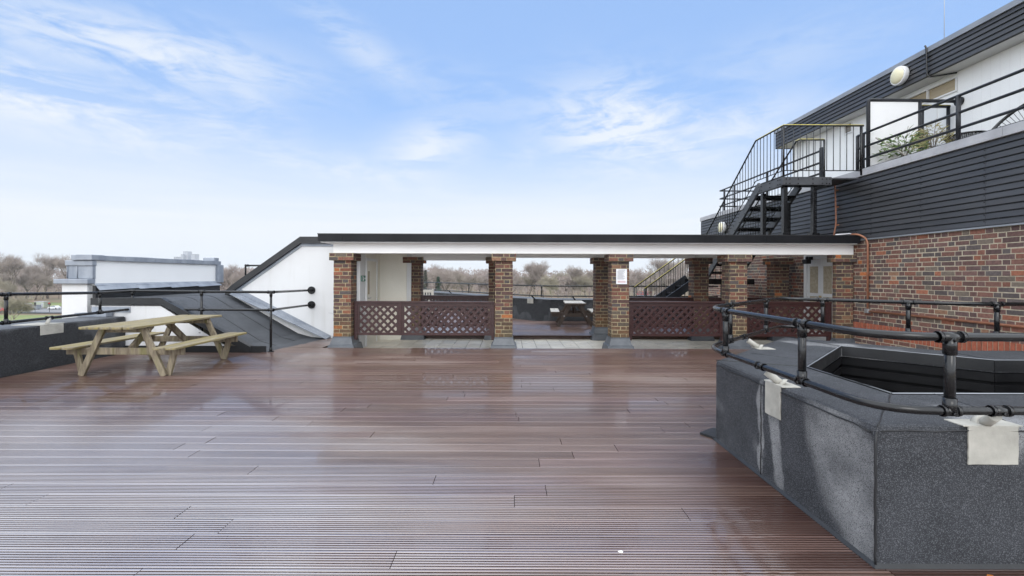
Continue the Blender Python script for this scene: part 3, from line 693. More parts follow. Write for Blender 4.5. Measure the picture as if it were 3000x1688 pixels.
part('repair_patch', patch_mb(1.798, 3.06, 3.24, .47, H, .12, 'x'), 'repair_paint', lw, bevel=.003)
part('repair_patch', MB().box((2.49, 4.62, H + .001), (2.66, 4.76, H + .006)), 'repair_paint', lw)

# ------------------------------------------------------------------ tube railings
def tube_part(t, name, pts, r=.021, m='black_paint', rad=.12, seg=10):
    return part(name, MB().tube(fillet(pts, rad) if len(pts) > 2 else pts, r, seg), m, t)
def fitting(t, p, d, L=.11, r=.029, m='black_paint', bolt=True):
    p, d = Vector(p), Vector(d).normalized(); mb = MB().tube([p - d * L / 2, p + d * L / 2], r, 10)
    mb.tube([p - d * (L / 2), p - d * (L / 2 - .016)], r + .003, 10); mb.tube([p + d * (L / 2 - .016), p + d * (L / 2)], r + .003, 10)
    if bolt:
        s = d.cross(Vector((0, 0, 1)));
        if s.length > .1: s.normalize(); mb.tube([p - Vector((0, 0, .01)) + s * r * .8, p - Vector((0, 0, .01)) + s * (r + .010)], .009, 6); mb.tube([p - Vector((0, 0, .01)) - s * r * .8, p - Vector((0, 0, .01)) - s * (r + .010)], .009, 6)
    return part('fitting', mb, m, t)
def post_part(t, x, y, z0, z1, r=.0215, base=False):
    m = MB().tube([(x, y, z0), (x, y, z1)], r, 10)
    m.tube([(x, y, z1 - .09), (x, y, z1 - .01)], r + .005, 10); m.tube([(x, y, z0 + .01), (x, y, z0 + .08)], r + .005, 10)
    if base: m.tube([(x, y, z0), (x, y, z0 + .012)], .055, 12)
    return part('post', m, 'black_paint', t)
gr = thing('guard_rail', 'black tube railing around the lightwell in the right foreground', 'railing', (3.4, 3.6, .69), 0, 'black tube railings of the roof')
ZT, ZL = 1.13, .80
ring_t = [(6.3, 2.16), (1.70, 2.16), (1.66, 4.05), (3.40, 5.83), (4.85, 4.72), (6.3, 4.72)]
LY = 2.14
up = [(6.3, 2.20, ZT), (1.84, 2.20, ZT), (1.72, 4.10, ZT)]
PL = [(6.3, 2.15), (1.74, 2.15), (1.74, 4.05), (3.42, 5.81), (4.68, 4.78), (6.3, 4.78)]
ZT, ZL = 1.142, .80
tube_part(gr, 'top_rail', [(x, y, ZT) for x, y in PL], .0205, rad=.30, seg=14)
tube_part(gr, 'lower_rail', [(x, y, ZL) for x, y in PL], .0195, rad=.26, seg=14)
for x, y, d in ((2.045, 2.15, (1, 0, 0)), (1.74, 2.75, (0, 1, 0)), (1.74, 3.72, (0, 1, 0)), (2.13, 4.458, (1, 1.048, 0)), (2.95, 5.318, (1, 1.048, 0)), (3.75, 5.54, (1, -.817, 0)), (4.35, 5.05, (1, -.817, 0)), (5.03, 4.78, (1, 0, 0))):
    post_part(gr, x, y, ZL - .02, ZT + .01); fitting(gr, (x, y, ZT), d, .12, .025); fitting(gr, (x, y, ZL), d, .08, .024)
for a, b, d in (((2.275, 2.15, .79), (2.365, 2.31, .69), (1, 0, 0)), ((1.74, 3.20, .79), (1.85, 3.13, .69), (0, 1, 0)), ((2.41, 4.752, .79), (2.55, 4.70, .69), (1, 1.048, 0))):
    fitting(gr, (a[0], a[1], ZL), d, .09, .024); part('support', MB().tube([Vector(a).lerp(Vector(b), .25), b], .025, 12).tube([Vector(a) * .12 + Vector(b) * .88, b], .032, 12, .05), 'repair_paint', gr)

gl = thing('guard_rail', 'black tube railing along the left kerb ending at the white gable wall', 'railing', (-6.5, 8, 0), 0, 'black tube railings of the roof')
tube_part(gl, 'top_rail', [(-7.12, -1.4, 1.16), (-7.1, 6.56, 1.128), (-7.1, 8.07, 1.092), (-6.91, 8.53, 1.11), (-4.364, 8.53, 1.097), (-4.43, 10.43, 1.072)], .0245, rad=.06)
tube_part(gl, 'lower_rail', [(-7.12, -1.4, .72), (-7.1, 6.56, .727), (-7.1, 8.07, .75), (-6.91, 8.53, .778), (-4.364, 8.53, .769), (-4.43, 10.43, .744)], .0225, rad=.06)
for x, y, zt, zl, zb, d, base in ((-7.1, 6.56, 1.128, .727, .70, (0, 1, 0), 0), (-7.1, 8.07, 1.092, .75, .72, (0, 1, 0), 0), (-6.91, 8.53, 1.11, .778, .58, (1, 0, 0), 0), (-5.64, 8.53, 1.105, .772, .345, (1, 0, 0), 1), (-4.364, 8.53, 1.097, .769, 0, (1, 0, 0), 1)):
    post_part(gl, x, y, zb, zt + .01, base=base); fitting(gl, (x, y, zt), d, .12); fitting(gl, (x, y, zl), d, .10)
for z in (1.072, .744):
    part('wall_flange', MB().tube([(-4.43, 10.36, z), (-4.43, 10.44, z)], .034, 12).tube([(-4.43, 10.425, z), (-4.43, 10.449, z)], .085, 16), 'black_paint', gl)
part('support', MB().tube([(-7.1, 7.18, .735), (-7.02, 7.06, .645)], .026, 10), 'repair_paint', gl); fitting(gl, (-7.1, 7.18, .738), (0, 1, 0), .10)
g2 = thing('guard_rail', 'short black tube rail standing behind the sloping gable coping', 'railing', (-6.2, 11.4, 1), 0, 'black tube railings of the roof')
tube_part(g2, 'top_rail', [(-6.46, 11.4, .95), (-6.46, 11.4, 1.64), (-5.4, 11.4, 1.64)], .021, rad=.03); fitting(g2, (-6.43, 11.4, 1.64), (1, 0, 0), .08)

# rear kerb and rail
kr = thing('roof_kerb', 'grey felt roof kerb behind the canopy beyond the small picnic table', 'kerb', (1.3, 14.8, 0))
KL = [(-7.6, 26.1), (.14, 15.55), (1.29, 14.45), (6.8, 14.45)]; KO = [(-7.1, 26.7), (.55, 16.2), (1.6, 15.15), (6.8, 15.15)]
m = MB(); n = 4
vs = [(x, y, -.1) for x, y in KL] + [(x, y, .655) for x, y in KL] + [(x, y, .665) for x, y in KO] + [(x, y, -.3) for x, y in KO]; fs = []
for i in range(3): fs += [(i, i + 1, n + i + 1, n + i), (n + i, n + i + 1, 2 * n + i + 1, 2 * n + i), (2 * n + i, 2 * n + i + 1, 3 * n + i + 1, 3 * n + i)]
m.add(vs, fs); part('upstand', m, 'mineral_felt_wet', kr)
m = MB()
for i in range(3):
    m.slab([(KL[i][0], KL[i][1], .66), (KL[i + 1][0], KL[i + 1][1], .66), (KO[i + 1][0], KO[i + 1][1], .67), (KO[i][0], KO[i][1], .67)], (0, 0, .012))
part('top_sheet', m, 'felt_top', kr)
part('repair_patch', MB().slab([(.62, 15.083, .52), (.80, 14.913, .52), (.80, 14.913, .672), (.62, 15.083, .672)], (-.012, -.012, 0)), 'repair_paint', kr)
g3 = thing('guard_rail', 'black tube railing on the far kerb seen through the canopy openings', 'railing', (1.3, 14.8, .6), 0, 'black tube railings of the roof')
RT = [(-7.2, 25.6), (.10, 15.25), (1.2, 14.2), (6.4, 14.2)]
tube_part(g3, 'top_rail', [(x, y, 1.10) for x, y in RT], .021, rad=.2); tube_part(g3, 'lower_rail', [(x, y, .79) for x, y in RT], .02, rad=.2)
for x, y in ((-3.1, 19.79), (-1.5, 17.52), (1.02, 14.37), (2.63, 14.2), (4.2, 14.2), (5.6, 14.2)): post_part(g3, x, y, .76, 1.11)
for x, y in ((.72, 14.66), (1.95, 14.2), (-2.45, 18.87)): part('support', MB().tube([(x, y, .79), (x + .12, y + .2, .665)], .022, 8), 'black_paint', g3)

# ------------------------------------------------------------------ picnic tables and bench
def plank(mb, cx, w, y0, y1, z0, z1, chf=.03):
    x0, x1 = cx - w / 2, cx + w / 2
    mb.prism([(x0, y0 + chf), (x0 + chf, y0), (x1 - chf, y0), (x1, y0 + chf), (x1, y1 - chf), (x1 - chf, y1), (x0 + chf, y1), (x0, y1 - chf)], z0, z1)
t1 = thing('picnic_table', 'weathered mossy picnic table with V shaped legs on the left of the deck', 'picnic table', (-5.375, 7.16, 0), R(0), 'picnic tables on the roof')
m = MB()
for k in range(5): plank(m, -.296 + k * .148, .139, -.99, .99, .680, .71, .028 if k in (0, 4) else .006)
part('table_top', m, 'old_timber', t1, True, bevel=.004)
for s in (-1, 1):
    m = MB()
    for k in range(2): plank(m, s * .70 + (k - .5) * .165, .156, -.89, .89, .392, .42, .035)
    part('seat', m, 'old_timber', t1, True, bevel=.004)
for y in (-.66, .66):
    for s in (-1, 1):
        part('leg', MB().bar((s * .58, y * 1.035, .0), (s * .27, y * 1.035, .68), .045, .082, up=(s, 0, .4)), 'old_timber_leg', t1, True, bevel=.004)
        part('seat_strut', MB().bar((s * .60, y * .96 + (.004 if y > 0 else -.004), .0), (s * .70, y * .96 + (.004 if y > 0 else -.004), .39), .044, .08, up=(1, 0, 0)), 'old_timber_leg', t1, True, bevel=.004)
    part('seat_bearer', MB().box((-.82, y * .96 - .0245, .29), (.82, y * .96 + .0245, .384)), 'old_timber_leg', t1, True, bevel=.004)
    part('top_bearer', MB().box((-.34, y * .9601 - .024, .60), (.34, y * .9601 + .024, .671)), 'old_timber_leg', t1, True, bevel=.004)
    part('brace', MB().bar((0, y - (.1 if y > 0 else -.1), .34), (0, y * .25, .655), .09, .04, up=(1, 0, 0)), 'old_timber_leg', t1, True)
t2 = thing('picnic_table', 'dark brown picnic table with pale top on the rear deck behind the canopy', 'picnic table', (1.90, 13.45, 0), R(-4), 'picnic tables on the roof')
m = MB()
for k in range(4): plank(m, -.21 + k * .14, .134, -.68, .68, .625, .66, .006)
part('table_top', m, 'pale_timber', t2, True)
part('top_edge', MB().box((-.285, -.692, .618), (.285, -.681, .657)), 'brown_timber', t2, True)
for s in (-1, 1):
    m = MB()
    for k in range(2): plank(m, s * .56 + (k - .5) * .12, .115, -.68, .68, .385, .42, .008)
    part('seat', m, 'pale_timber', t2, True); part('seat_edge', MB().box((s * .56 - .12, -.692, .375), (s * .56 + .12, -.681, .418)), 'brown_timber', t2, True)
for y in (-.5, .5):
    for s in (-1, 1): part('leg', MB().bar((s * .48, y, 0), (s * .12, y, .62), .05, .10, up=(s, 0, .5)), 'brown_timber', t2, True)
    part('seat_bearer', MB().box((-.66, y + .027, .27), (.66, y + .07, .372)), 'brown_timber', t2, True)
    part('top_bearer', MB().box((-.27, y + .027, .55), (.27, y + .07, .622)), 'brown_timber', t2, True)
    part('brace', MB().bar((0, y * .9, .33), (0, y * .2, .62), .07, .035, up=(1, 0, 0)), 'brown_timber', t2, True)
    part('bolt', MB().tube([(-.31, y - .03, .29), (-.31, y - .02, .29)], .016, 8).tube([(.31, y - .03, .29), (.31, y - .02, .29)], .016, 8), 'galvanised', t2, True)
be = thing('garden_bench', 'grey slatted wooden garden bench behind the rear left lattice', 'bench', (-3.3, 16.6, 0))
for x in (-4.0, -2.7):
    part('leg', MB().box((x - .03, 16.52, 0), (x + .03, 16.6, .93)), 'pale_timber', be); part('leg', MB().box((x - .03, 16.05, 0), (x + .03, 16.12, .6)), 'pale_timber', be)
    part('armrest', MB().box((x - .04, 16.02, .6), (x + .04, 16.6, .63)), 'pale_timber', be)
part('seat', MB().box((-3.97, 16.05, .40), (-2.73, 16.5, .43)), 'pale_timber', be)
m = MB().box((-3.97, 16.54, .80), (-2.73, 16.58, .90)).box((-3.97, 16.54, .46), (-2.73, 16.58, .52))
for k in range(14): m.box((-3.93 + k * .09, 16.55, .52), (-3.89 + k * .09, 16.57, .80))
part('backrest', m, 'pale_timber', be)

# ------------------------------------------------------------------ main building on the right
mbd = thing('main_building', 'tall brick building with dark boarded upper wall and penthouse terrace on the right', 'building', (7.6, 9, 0))
WX = 6.8; WY0, WY1 = 4.6, 16.36
part('mortar_bed', MB().box((WX, 2.0, -.15), (WX + .3, WY1, 2.12)), 'mortar', mbd)
m = MB()
dsk = lambda u, z: (9.66 < 16.36 - u < 10.58 and z < 1.86) or .295 < z < .545
brick_face(m, (WX, WY1, 0), (0, -1, 0), (-1, 0, 0), WY1 - 2.0, -.08, 29, 41, ch=.0757, skip=dsk)
part('brick_wall', m, 'brick', mbd)
m = MB(); y = 2.0; rg = random.Random(3)
while y < 9.13:
    t = rg.uniform(.85, 1.15); m.box((WX - .007 - rg.uniform(0, .003), y + .005, .305), (WX + .03, y + .064, .535), (.33 * t, .105 * t, .062 * t)); y += .074
part('soldier_course', m, 'brick', mbd)
m = MB(); nb = 13; bh = (3.335 - 2.135) / nb
for k in range(nb):
    z0 = 2.135 + k * bh; t = rnd.uniform(.92, 1.06)
    for y0, y1 in ((2.0, 6.6), (6.603, 8.68), (8.683, WY1)):
        m.slab([(WX - .006, y0, z0 + .004), (WX - .006, y1, z0 + .004), (WX - .012, y1, z0 + .006), (WX - .012, y0, z0 + .006)], (.05, 0, 0), (t, t, t))
        t2_ = t * rnd.uniform(.95, 1.05)
        m.add([(WX - .026, y0, z0 + .017), (WX - .026, y1, z0 + .017), (WX - .014, y1, z0 + bh - .004), (WX - .014, y0, z0 + bh - .004), (WX + .03, y0, z0 + bh - .004), (WX + .03, y1, z0 + bh - .004), (WX + .03, y0, z0 + .017), (WX + .03, y1, z0 + .017)],
              [(1, 0, 3, 2), (2, 3, 4, 5), (0, 1, 7, 6), (0, 6, 4, 3), (1, 2, 5, 7)], (t2_, t2_, t2_))
part('cladding', m, 'cladding', mbd)
part('backing', MB().box((WX - .0042, 2.0, 2.13), (WX + .3, WY1 - .005, 3.33)), 'felt_dark', mbd)
part('cladding_end', MB().box((WX - .02, WY1 - .004, 2.12), (WX + 2, WY1 + .02, 3.335)), 'cladding', mbd)
part('drip_flashing', MB().slab([(WX - .045, 2.0, 2.115), (WX - .045, WY1, 2.115), (WX, WY1, 2.150), (WX, 2.0, 2.150)], (0, 0, .006)), 'metal_strip', mbd)
m = MB(); y = 2.0
while y < WY1:
    y1 = min(y + 1.45, WY1 + .03); m.box((WX - .055, y, 3.342), (WX + .34, y1 - .003, 3.475 + rnd.uniform(-.002, .002))); y = y1
part('coping', m, 'coping_stone', mbd, bevel=.006)
for y in (8.69, 7.63, 6.61, 5.6):
    for k in range(1, nb): part('nail', MB().tube([(WX - .01, y + .012, 2.135 + k * bh - .016), (WX - .026, y + .012, 2.135 + k * bh - .016)], .007, 6), 'black_plastic', mbd)
part('terrace_floor', MB().box((WX + .3, 2.0, 3.1), (8.7, WY1, 3.3)), 'paving', mbd)
part('rear_wall', MB().box((WX + .3, WY1 - .25, -.2), (16, WY1 - .02, 3.1)).box((WX + .32, 2.0, -.2), (WX + .5, WY1 - .3, 3.1)), 'mortar', mbd)
# penthouse
m = MB().box((8.63, 2.0, 3.3), (8.8, 8.93, 5.37)).box((8.63, 8.935, 3.3), (8.8, 10.24, 5.005)).box((8.63, 10.245, 3.3), (8.8, 11.66, 5.372)).box((8.63, 11.665, 3.3), (8.8, 11.925, 5.05)).box((8.63, 11.93, 3.3), (8.8, 14.14, 5.371)).box((8.81, 2.0, 3.3), (13, 14.138, 5.369))
m.box((8.628, 8.933, 5.27), (8.8, 10.242, 5.3705)).box((8.628, 11.663, 5.30), (8.8, 11.927, 5.3703))
part('penthouse_wall', m, 'bright_paint', mbd)
m = MB(); 
for y in [k * .16 + 4.0 for k in range(30)]: m.box((8.6275, y, 3.3), (8.6305, y + .004, 5.36))
part('board_joint', m, 'white_paint', mbd)
part('door_leaf', MB().box((8.615, 9.35, 3.3), (8.632, 9.98, 4.98)).box((8.615, 10.02, 3.3), (8.6325, 10.22, 4.98)), 'white_paint', mbd)
m = MB(); nb2 = 5; fb = (5.835 - 5.365) / nb2
for k in range(nb2):
    z0 = 5.365 + k * fb
    for y0, y1 in ((2.0, 5.4), (5.403, 10.6), (10.603, 14.37)):
        t = rnd.uniform(.94, 1.06)
        m.add([(8.246, y0, z0 + .017), (8.246, y1, z0 + .017), (8.26, y1, z0 + fb - .004), (8.26, y0, z0 + fb - .004), (8.32, y0, z0 + fb - .004), (8.32, y1, z0 + fb - .004), (8.32, y0, z0 + .017), (8.32, y1, z0 + .017)],
              [(1, 0, 3, 2), (2, 3, 4, 5), (0, 1, 7, 6), (0, 6, 4, 3), (1, 2, 5, 7)], (t, t, t))
part('fascia', m, 'cladding', mbd)
part('fascia_backing', MB().box((8.275, 2.0, 5.375), (8.45, 14.36, 5.835)), 'felt_dark', mbd)
part('end_fascia', MB().box((8.26, 14.362, 5.365), (13, 14.40, 5.837)), 'cladding', mbd)
part('roof_edge', MB().box((8.23, 2.0, 5.84), (13.2, 14.42, 5.94)), 'metal_strip', mbd)
part('soffit', MB().box((8.30, 2.0, 5.3725), (8.9, 14.35, 5.39)), 'soffit', mbd)
def clerestory(y0, y1, z0, z1, mull):
    w = part('window', MB().box((8.645, y0, z0), (8.66, y1, z1)), 'blind', mbd)
    f = MB().box((8.60, y0 - .02, z0 - .03), (8.66, y1 + .02, z0)).box((8.60, y0 - .02, z1), (8.661, y1 + .02, z1 + .015))
    for y in [y0 - .02, y1] + mull: f.box((8.60, y, z0 + .001), (8.659, y + .02, z1 - .001))
    part('frame', f, 'white_paint', w); part('pane', MB().box((8.638, y0, z0), (8.641, y1, z1)), 'glass_dark', w)
    return w
def clear_window(y0, y1, z0, z1, mull):
    w = part('window', MB().box((8.645, y0, z0), (8.66, y1, z1)), 'blind', mbd)
    f = MB().box((8.60, y0 - .02, z0 - .03), (8.66, y1 + .02, z0)).box((8.60, y0 - .02, z1), (8.661, y1 + .02, z1 + .015))
    for y in [y0 - .02, y1] + mull: f.box((8.60, y, z0 + .001), (8.659, y + .02, z1 - .001))
    part('frame', f, 'white_paint', w)
    return w
clear_window(8.955, 10.22, 5.03, 5.26, [9.55]); clerestory(11.68, 11.91, 5.08, 5.29, [])
# glazed double door under the canopy
dw = part('door', MB().box((6.83, 9.68, -.1), (6.84, 10.56, 1.84)), 'glass_dark', mbd)
f = MB().box((6.775, 10.56, -.1), (6.85, 10.66, 1.90)).box((6.775, 9.58, -.1), (6.851, 9.66, 1.90)).box((6.776, 9.66, 1.80), (6.85, 10.56, 1.899))
for y0, y1 in ((9.67, 10.105), (10.11, 10.55)):
    f.box((6.79, y0, -.1), (6.845, y0 + .075, 1.795)).box((6.79, y1 - .075, -.1), (6.8455, y1, 1.795)); f.box((6.7905, y0 + .075, -.1), (6.845, y1 - .075, .22)).box((6.7905, y0 + .075, .98), (6.845, y1 - .075, 1.05)).box((6.7905, y0 + .075, 1.64), (6.845, y1 - .075, 1.794))
part('frame', f, 'white_paint', dw, bevel=.003)
part('handle', MB().tube([(6.785, 10.085, .93), (6.74, 10.085, .93), (6.74, 10.02, .93)], .009, 6).tube([(6.785, 10.135, .93), (6.74, 10.135, .93), (6.74, 10.2, .93)], .009, 6).box((6.78, 10.07, .86), (6.789, 10.1, 1.0)).box((6.78, 10.12, .86), (6.789, 10.15, 1.0)), 'brass', dw)
part('paper_sheet', MB().box((6.822, 10.20, 1.12), (6.828, 10.42, 1.44)), 'paper', dw)
part('side_wall', MB().box((6.802, 9.5, 1.905), (6.83, 10.7, 2.03)), 'white_paint', mbd)

# things fixed to the building
fl_ = thing('floodlight', 'small black floodlight above the white glazed doors', 'lamp', (6.7, 10.35, 1.82))
part('housing', MB().box((6.60, 10.28, 1.70), (6.70, 10.44, 1.80)), 'black_plastic', fl_, bevel=.008); part('bracket', MB().box((6.68, 10.34, 1.79), (6.778, 10.38, 1.86)).ball((6.66, 10.36, 1.83), .04), 'black_plastic', fl_)
def bulkhead(c, r, label):
    t = thing('bulkhead_lamp', label, 'lamp', c, 0, 'round lamps on the boarded walls'); x, y, z = c
    part('rim', MB().tube([(x, y, z), (x - .07, y, z), (x - .10, y, z)], r, 28), 'white_paint', t, bevel=.01)
    m = MB(); pr = [(r * .86, .101), (r * .82, .118), (r * .6, .138), (r * .3, .15), (0.001, .153)]
    vs = [(x - d, y + q * math.cos(a * math.pi / 14), z + q * math.sin(a * math.pi / 14)) for q, d in pr for a in range(28)]
    m.add(vs, [(i * 28 + a, i * 28 + (a + 1) % 28, (i + 1) * 28 + (a + 1) % 28, (i + 1) * 28 + a) for i in range(4) for a in range(28)], None, True)
    part('diffuser', m, 'lamp_cream', t); return t
bulkhead((8.246, 9.75, 5.64), .19, 'big round cream lamp high on the penthouse fascia')
bulkhead((6.765, 14.62, 2.95), .18, 'round lamp on the boarded wall behind the staircase')
def pipe(label, pts, clips, r=.016, m='copper', name='copper_pipe', cat='pipe'):
    t = thing(name, label, cat, pts[0], 0, 'copper pipes on the walls' if m == 'copper' else None)
    part('pipe', MB().tube(fillet(pts, .08), r, 8), m, t)
    for p in clips: part('clip', MB().box((p[0] - .012, p[1] - .035, p[2] - .012), (p[0] + .03, p[1] + .035, p[2] + .012)), m, t)
    return t
pipe('copper pipe running down the dark boarded wall beside the staircase', [(6.73, 9.60, 3.41), (6.74, 9.585, 3.2), (6.74, 9.56, 2.5), (6.72, 9.6, 2.26), (6.72, 9.58, 2.2)], [(6.76, 9.585, 3.2), (6.76, 9.575, 2.85), (6.76, 9.56, 2.48)])
pipe('copper pipe bent over the canopy end and down the brick wall', [(6.60, 8.98, 2.235), (6.68, 8.87, 2.23), (6.755, 8.785, 2.15), (6.765, 8.745, 2.06), (6.765, 8.745, .80)], [(6.785, 8.745, 1.45)], .018)
cd = pipe('copper coloured conduit running low along the brick wall behind the railing', [(6.77, 8.70, .772), (6.77, 2.2, .752)], [(6.785, y, .765) for y in (8.2, 7.3, 6.6, 5.9)], .02)
jb = thing('junction_box', 'small pale junction box where two copper pipes meet on the brick wall', 'box', (6.76, 8.745, .775))
part('body', MB().box((6.735, 8.70, .735), (6.79, 8.79, .815)), 'galvanised', jb, bevel=.006); part('lid', MB().box((6.728, 8.71, .745), (6.734, 8.78, .805)), 'galvanised', jb)
pipe('thin black drain pipe clipped across the penthouse fascia', [(8.22, 9.18, 5.99), (8.215, 9.15, 5.93), (8.225, 9.14, 5.40), (8.25, 9.12, 5.345), (8.60, 8.92, 5.345)], [(8.235, 9.14, 5.75), (8.235, 9.14, 5.45)], .016, 'black_paint', 'drain_pipe')
cb = MB().tube([(6.735, 9.12 + .13 * math.cos(a / 16 * 2 * math.pi), 2.27 + .06 * math.sin(a / 16 * 2 * math.pi)) for a in range(16)], .008, 6, closed=True); solo('cable_loop', cb, 'black_plastic', 'black cable loop hanging on the boards above the canopy end', 'cable', loc=(6.735, 9.12, 2.25))
cb = MB().tube(fillet([(6.3, 8.95, 2.227), (6.45, 8.94, 2.235), (6.58, 8.95, 2.25), (6.64, 8.98, 2.23)], .1), .012, 6); solo('cable', cb, 'paper', 'short white cable lying on the right end of the canopy', 'cable', loc=(6.5, 8.75, 2.2))
solo('antenna_mast', MB().tube([(9.6, 10.25, 5.9), (9.6, 10.25, 9.5)], .007, 6, .004), 'galvanised', 'very thin pale mast standing on the penthouse roof', 'antenna', loc=(9.6, 10.25, 5.94))

# ------------------------------------------------------------------ terrace railings
def terrace_rail(label, y0, y1, posts, far):
    t = thing('terrace_railing', label, 'railing', (6.92, (y0 + y1) / 2, 3.475), 0, 'grey tube railings on the terrace parapet'); x = 6.87
    for z in (4.19, 3.93, 3.69) + ((3.50,) if not far else ()):
        pts = [(x, y0, z), (x, y1, z)]
        if far: pts = [(x, y0, z), (x, y1, z), (8.0, y1, z)]
        else: pts = [(x, y0, z), (x, y1, z), (x + .0, y1 + .28, z)] if False else pts
        part('rail', MB().tube(pts, .022, 10), 'grey_steel', t)
    for y in posts: part('post', MB().tube([(x, y, 3.47), (x, y, 4.19)], .03, 10), 'grey_steel', t)
    if not far: part('post', MB().tube([(x + .0, 9.15, 3.475), (x, 9.15, 4.19)], .03, 10), 'grey_steel', t); part('post', MB().tube([(x, 9.0, 3.475), (x, 9.0, 4.19)], .026, 10), 'grey_steel', t)
    else: part('post', MB().bar((x, 10.2, 3.3), (x, 10.2, 4.25), .05, .09, up=(0, 1, 0)), 'grey_steel', t)
    return t
terrace_rail('grey four bar terrace railing at the right in front of the chairs', 2.0, 9.15, (7.10, 5.3, 3.5), False)
terrace_rail('grey tube terrace railing on the far parapet behind the staircase', 10.2, 15.1, (12.35, 14.14, 14.8), True)
sf = thing('screen_frame', 'tall grey tube frame dividing the terrace beside the oleander', 'frame', (7.7, 8.9, 3.3))
part('frame', MB().tube(fillet([(6.87, 8.88, 3.47), (6.87, 8.88, 4.80), (8.62, 8.88, 4.78)], .05), .033, 10), 'grey_steel', sf)
part('post', MB().tube([(7.85, 8.88, 3.3), (7.85, 8.88, 4.77)], .033, 10), 'grey_steel', sf)
part('panel', MB().box((6.905, 8.872, 3.42), (7.815, 8.888, 4.762)), 'white_paint', sf)
part('wall_flange', MB().tube([(8.58, 8.88, 4.78), (8.628, 8.88, 4.78)], .085, 14), 'grey_steel', sf)
sr = thing('step_rail', 'small handrail with yellow top edge beside the penthouse door', 'handrail', (8.3, 9.05, 3.3))
part('post', MB().tube([(8.05, 9.05, 3.3), (8.05, 9.05, 4.74)], .03, 8), 'grey_steel', sr); part('post', MB().tube([(8.56, 9.05, 3.3), (8.56, 9.05, 4.74)], .03, 8), 'grey_steel', sr)
part('rail', MB().box((8.03, 9.02, 4.72), (8.58, 9.08, 4.755)), 'grey_steel', sr); part('edge_strip', MB().box((8.03, 9.025, 4.756), (8.58, 9.075, 4.765)), 'yellow_paint', sr)
solo('leaning_pole', MB().tube([(6.93, 8.78, 4.05), (7.45, 8.25, 3.35)], .014, 8), 'pale_timber', 'pale wooden pole leaning behind the oleander on the terrace', 'pole', loc=(7.2, 8.5, 3.4))

# terrace plants, chair and small table
def leafy(mb, base, n, h, spread, ll, lw, seed, droop=.3):
    rg = random.Random(seed)
    for i in range(n):
        a = rg.uniform(0, 2 * math.pi); q = rg.random() ** .6 * spread; hh = h * rg.uniform(.35, 1.0) * (1 - .35 * q / spread)
        p = Vector((base[0] + math.cos(a) * q, base[1] + math.sin(a) * q, base[2] + hh))
        d = Vector((math.cos(a + rg.uniform(-.9, .9)), math.sin(a + rg.uniform(-.9, .9)), rg.uniform(-.3, 1.1))).normalized(); L_ = ll * rg.uniform(.7, 1.2)
        s = d.cross(Vector((rg.uniform(-1, 1), rg.uniform(-1, 1), .4))).normalized() * lw * .5; e = p + d * L_ + Vector((0, 0, -droop * L_ * .4)); mid = p + d * L_ * .45
        mb.add([p, mid + s, e, mid - s], [(0, 1, 2, 3)])
    return mb
def plant(label, c, h, spread, m, seed, n, ll, lw):
    t = thing('potted_plant', label, 'plant', c, 0); x, y, z = c
    part('pot', MB().tube([(x, y, z), (x, y, z + .26)], .12, 14, .15), 'terracotta', t)
    st = MB(); rg = random.Random(seed)
    for k in range(9):
        a = k * .7; st.tube([(x, y, z + .25), (x + math.cos(a) * spread * .3, y + math.sin(a) * spread * .3, z + .3 + h * .4), (x + math.cos(a) * spread * .8, y + math.sin(a) * spread * .8, z + .25 + h * rg.uniform(.6, .95))], .006, 5, .003)
    part('stem', st, 'bark', t); part('leaves', leafy(MB(), (x, y, z + .2), n, h, spread, ll, lw, seed), m, t); return t
plant('green oleander with long narrow leaves behind the terrace railing', (7.28, 8.55, 3.3), .62, .34, 'leaf_green', 4, 230, .17, .032)
plant('straw coloured bushy plant right of the green oleander', (7.32, 8.02, 3.3), .60, .24, 'leaf_straw', 9, 300, .11, .014)
ac = thing('string_chair', 'black oval string lounge chair at the right end of the terrace', 'chair', (7.75, 6.95, 3.3))
ctr = Vector((7.72, 6.85, 3.72)); ax = Vector((0, 1, 0)); ay = Vector((.55, 0, .83)).normalized()
ringp = [ctr + ax * .60 * math.cos(k / 40 * 2 * math.pi) + ay * .52 * math.sin(k / 40 * 2 * math.pi) for k in range(40)]
part('frame', MB().tube(ringp, .025, 8, closed=True), 'black_paint', ac)
cc = ctr + Vector((.12, 0, -.32)) ; rp2 = [cc + ax * .07 * math.cos(k / 60 * 2 * math.pi) + Vector((.6, 0, .5)).normalized() * .09 * math.sin(k / 60 * 2 * math.pi) for k in range(60)]
m = MB(); m.tube(rp2[::3], .012, 6, closed=True)
for k in range(60):
    a = ctr + ax * .60 * math.cos(k / 60 * 2 * math.pi) + ay * .52 * math.sin(k / 60 * 2 * math.pi); m.tube([a, (a + rp2[k]) / 2 + Vector((.03, 0, -.04)), rp2[k]], .004, 4)
part('strings', m, 'black_plastic', ac)
for dx, dy in ((-.25, -.3), (-.25, .3), (.3, -.25), (.3, .25)): part('leg', MB().tube([tuple(ctr + Vector((dx * .6, dy * .7, -.22))), (ctr.x + dx, ctr.y + dy, 3.3)], .012, 6), 'black_paint', ac)
st_ = thing('string_table', 'low round black string table behind the terrace railing', 'table', (7.72, 7.85, 3.3))
rp3 = [(7.72 + .27 * math.cos(k / 30 * 2 * math.pi), 7.85 + .27 * math.sin(k / 30 * 2 * math.pi), 3.80) for k in range(30)]
part('rim', MB().tube(rp3, .016, 8, closed=True), 'black_paint', st_)
m = MB()
for x, y, z in rp3: m.tube([(x, y, z), (7.72 + (x - 7.72) * .45, 7.85 + (y - 7.85) * .45, 3.55)], .005, 4)
part('strings', m, 'black_plastic', st_)
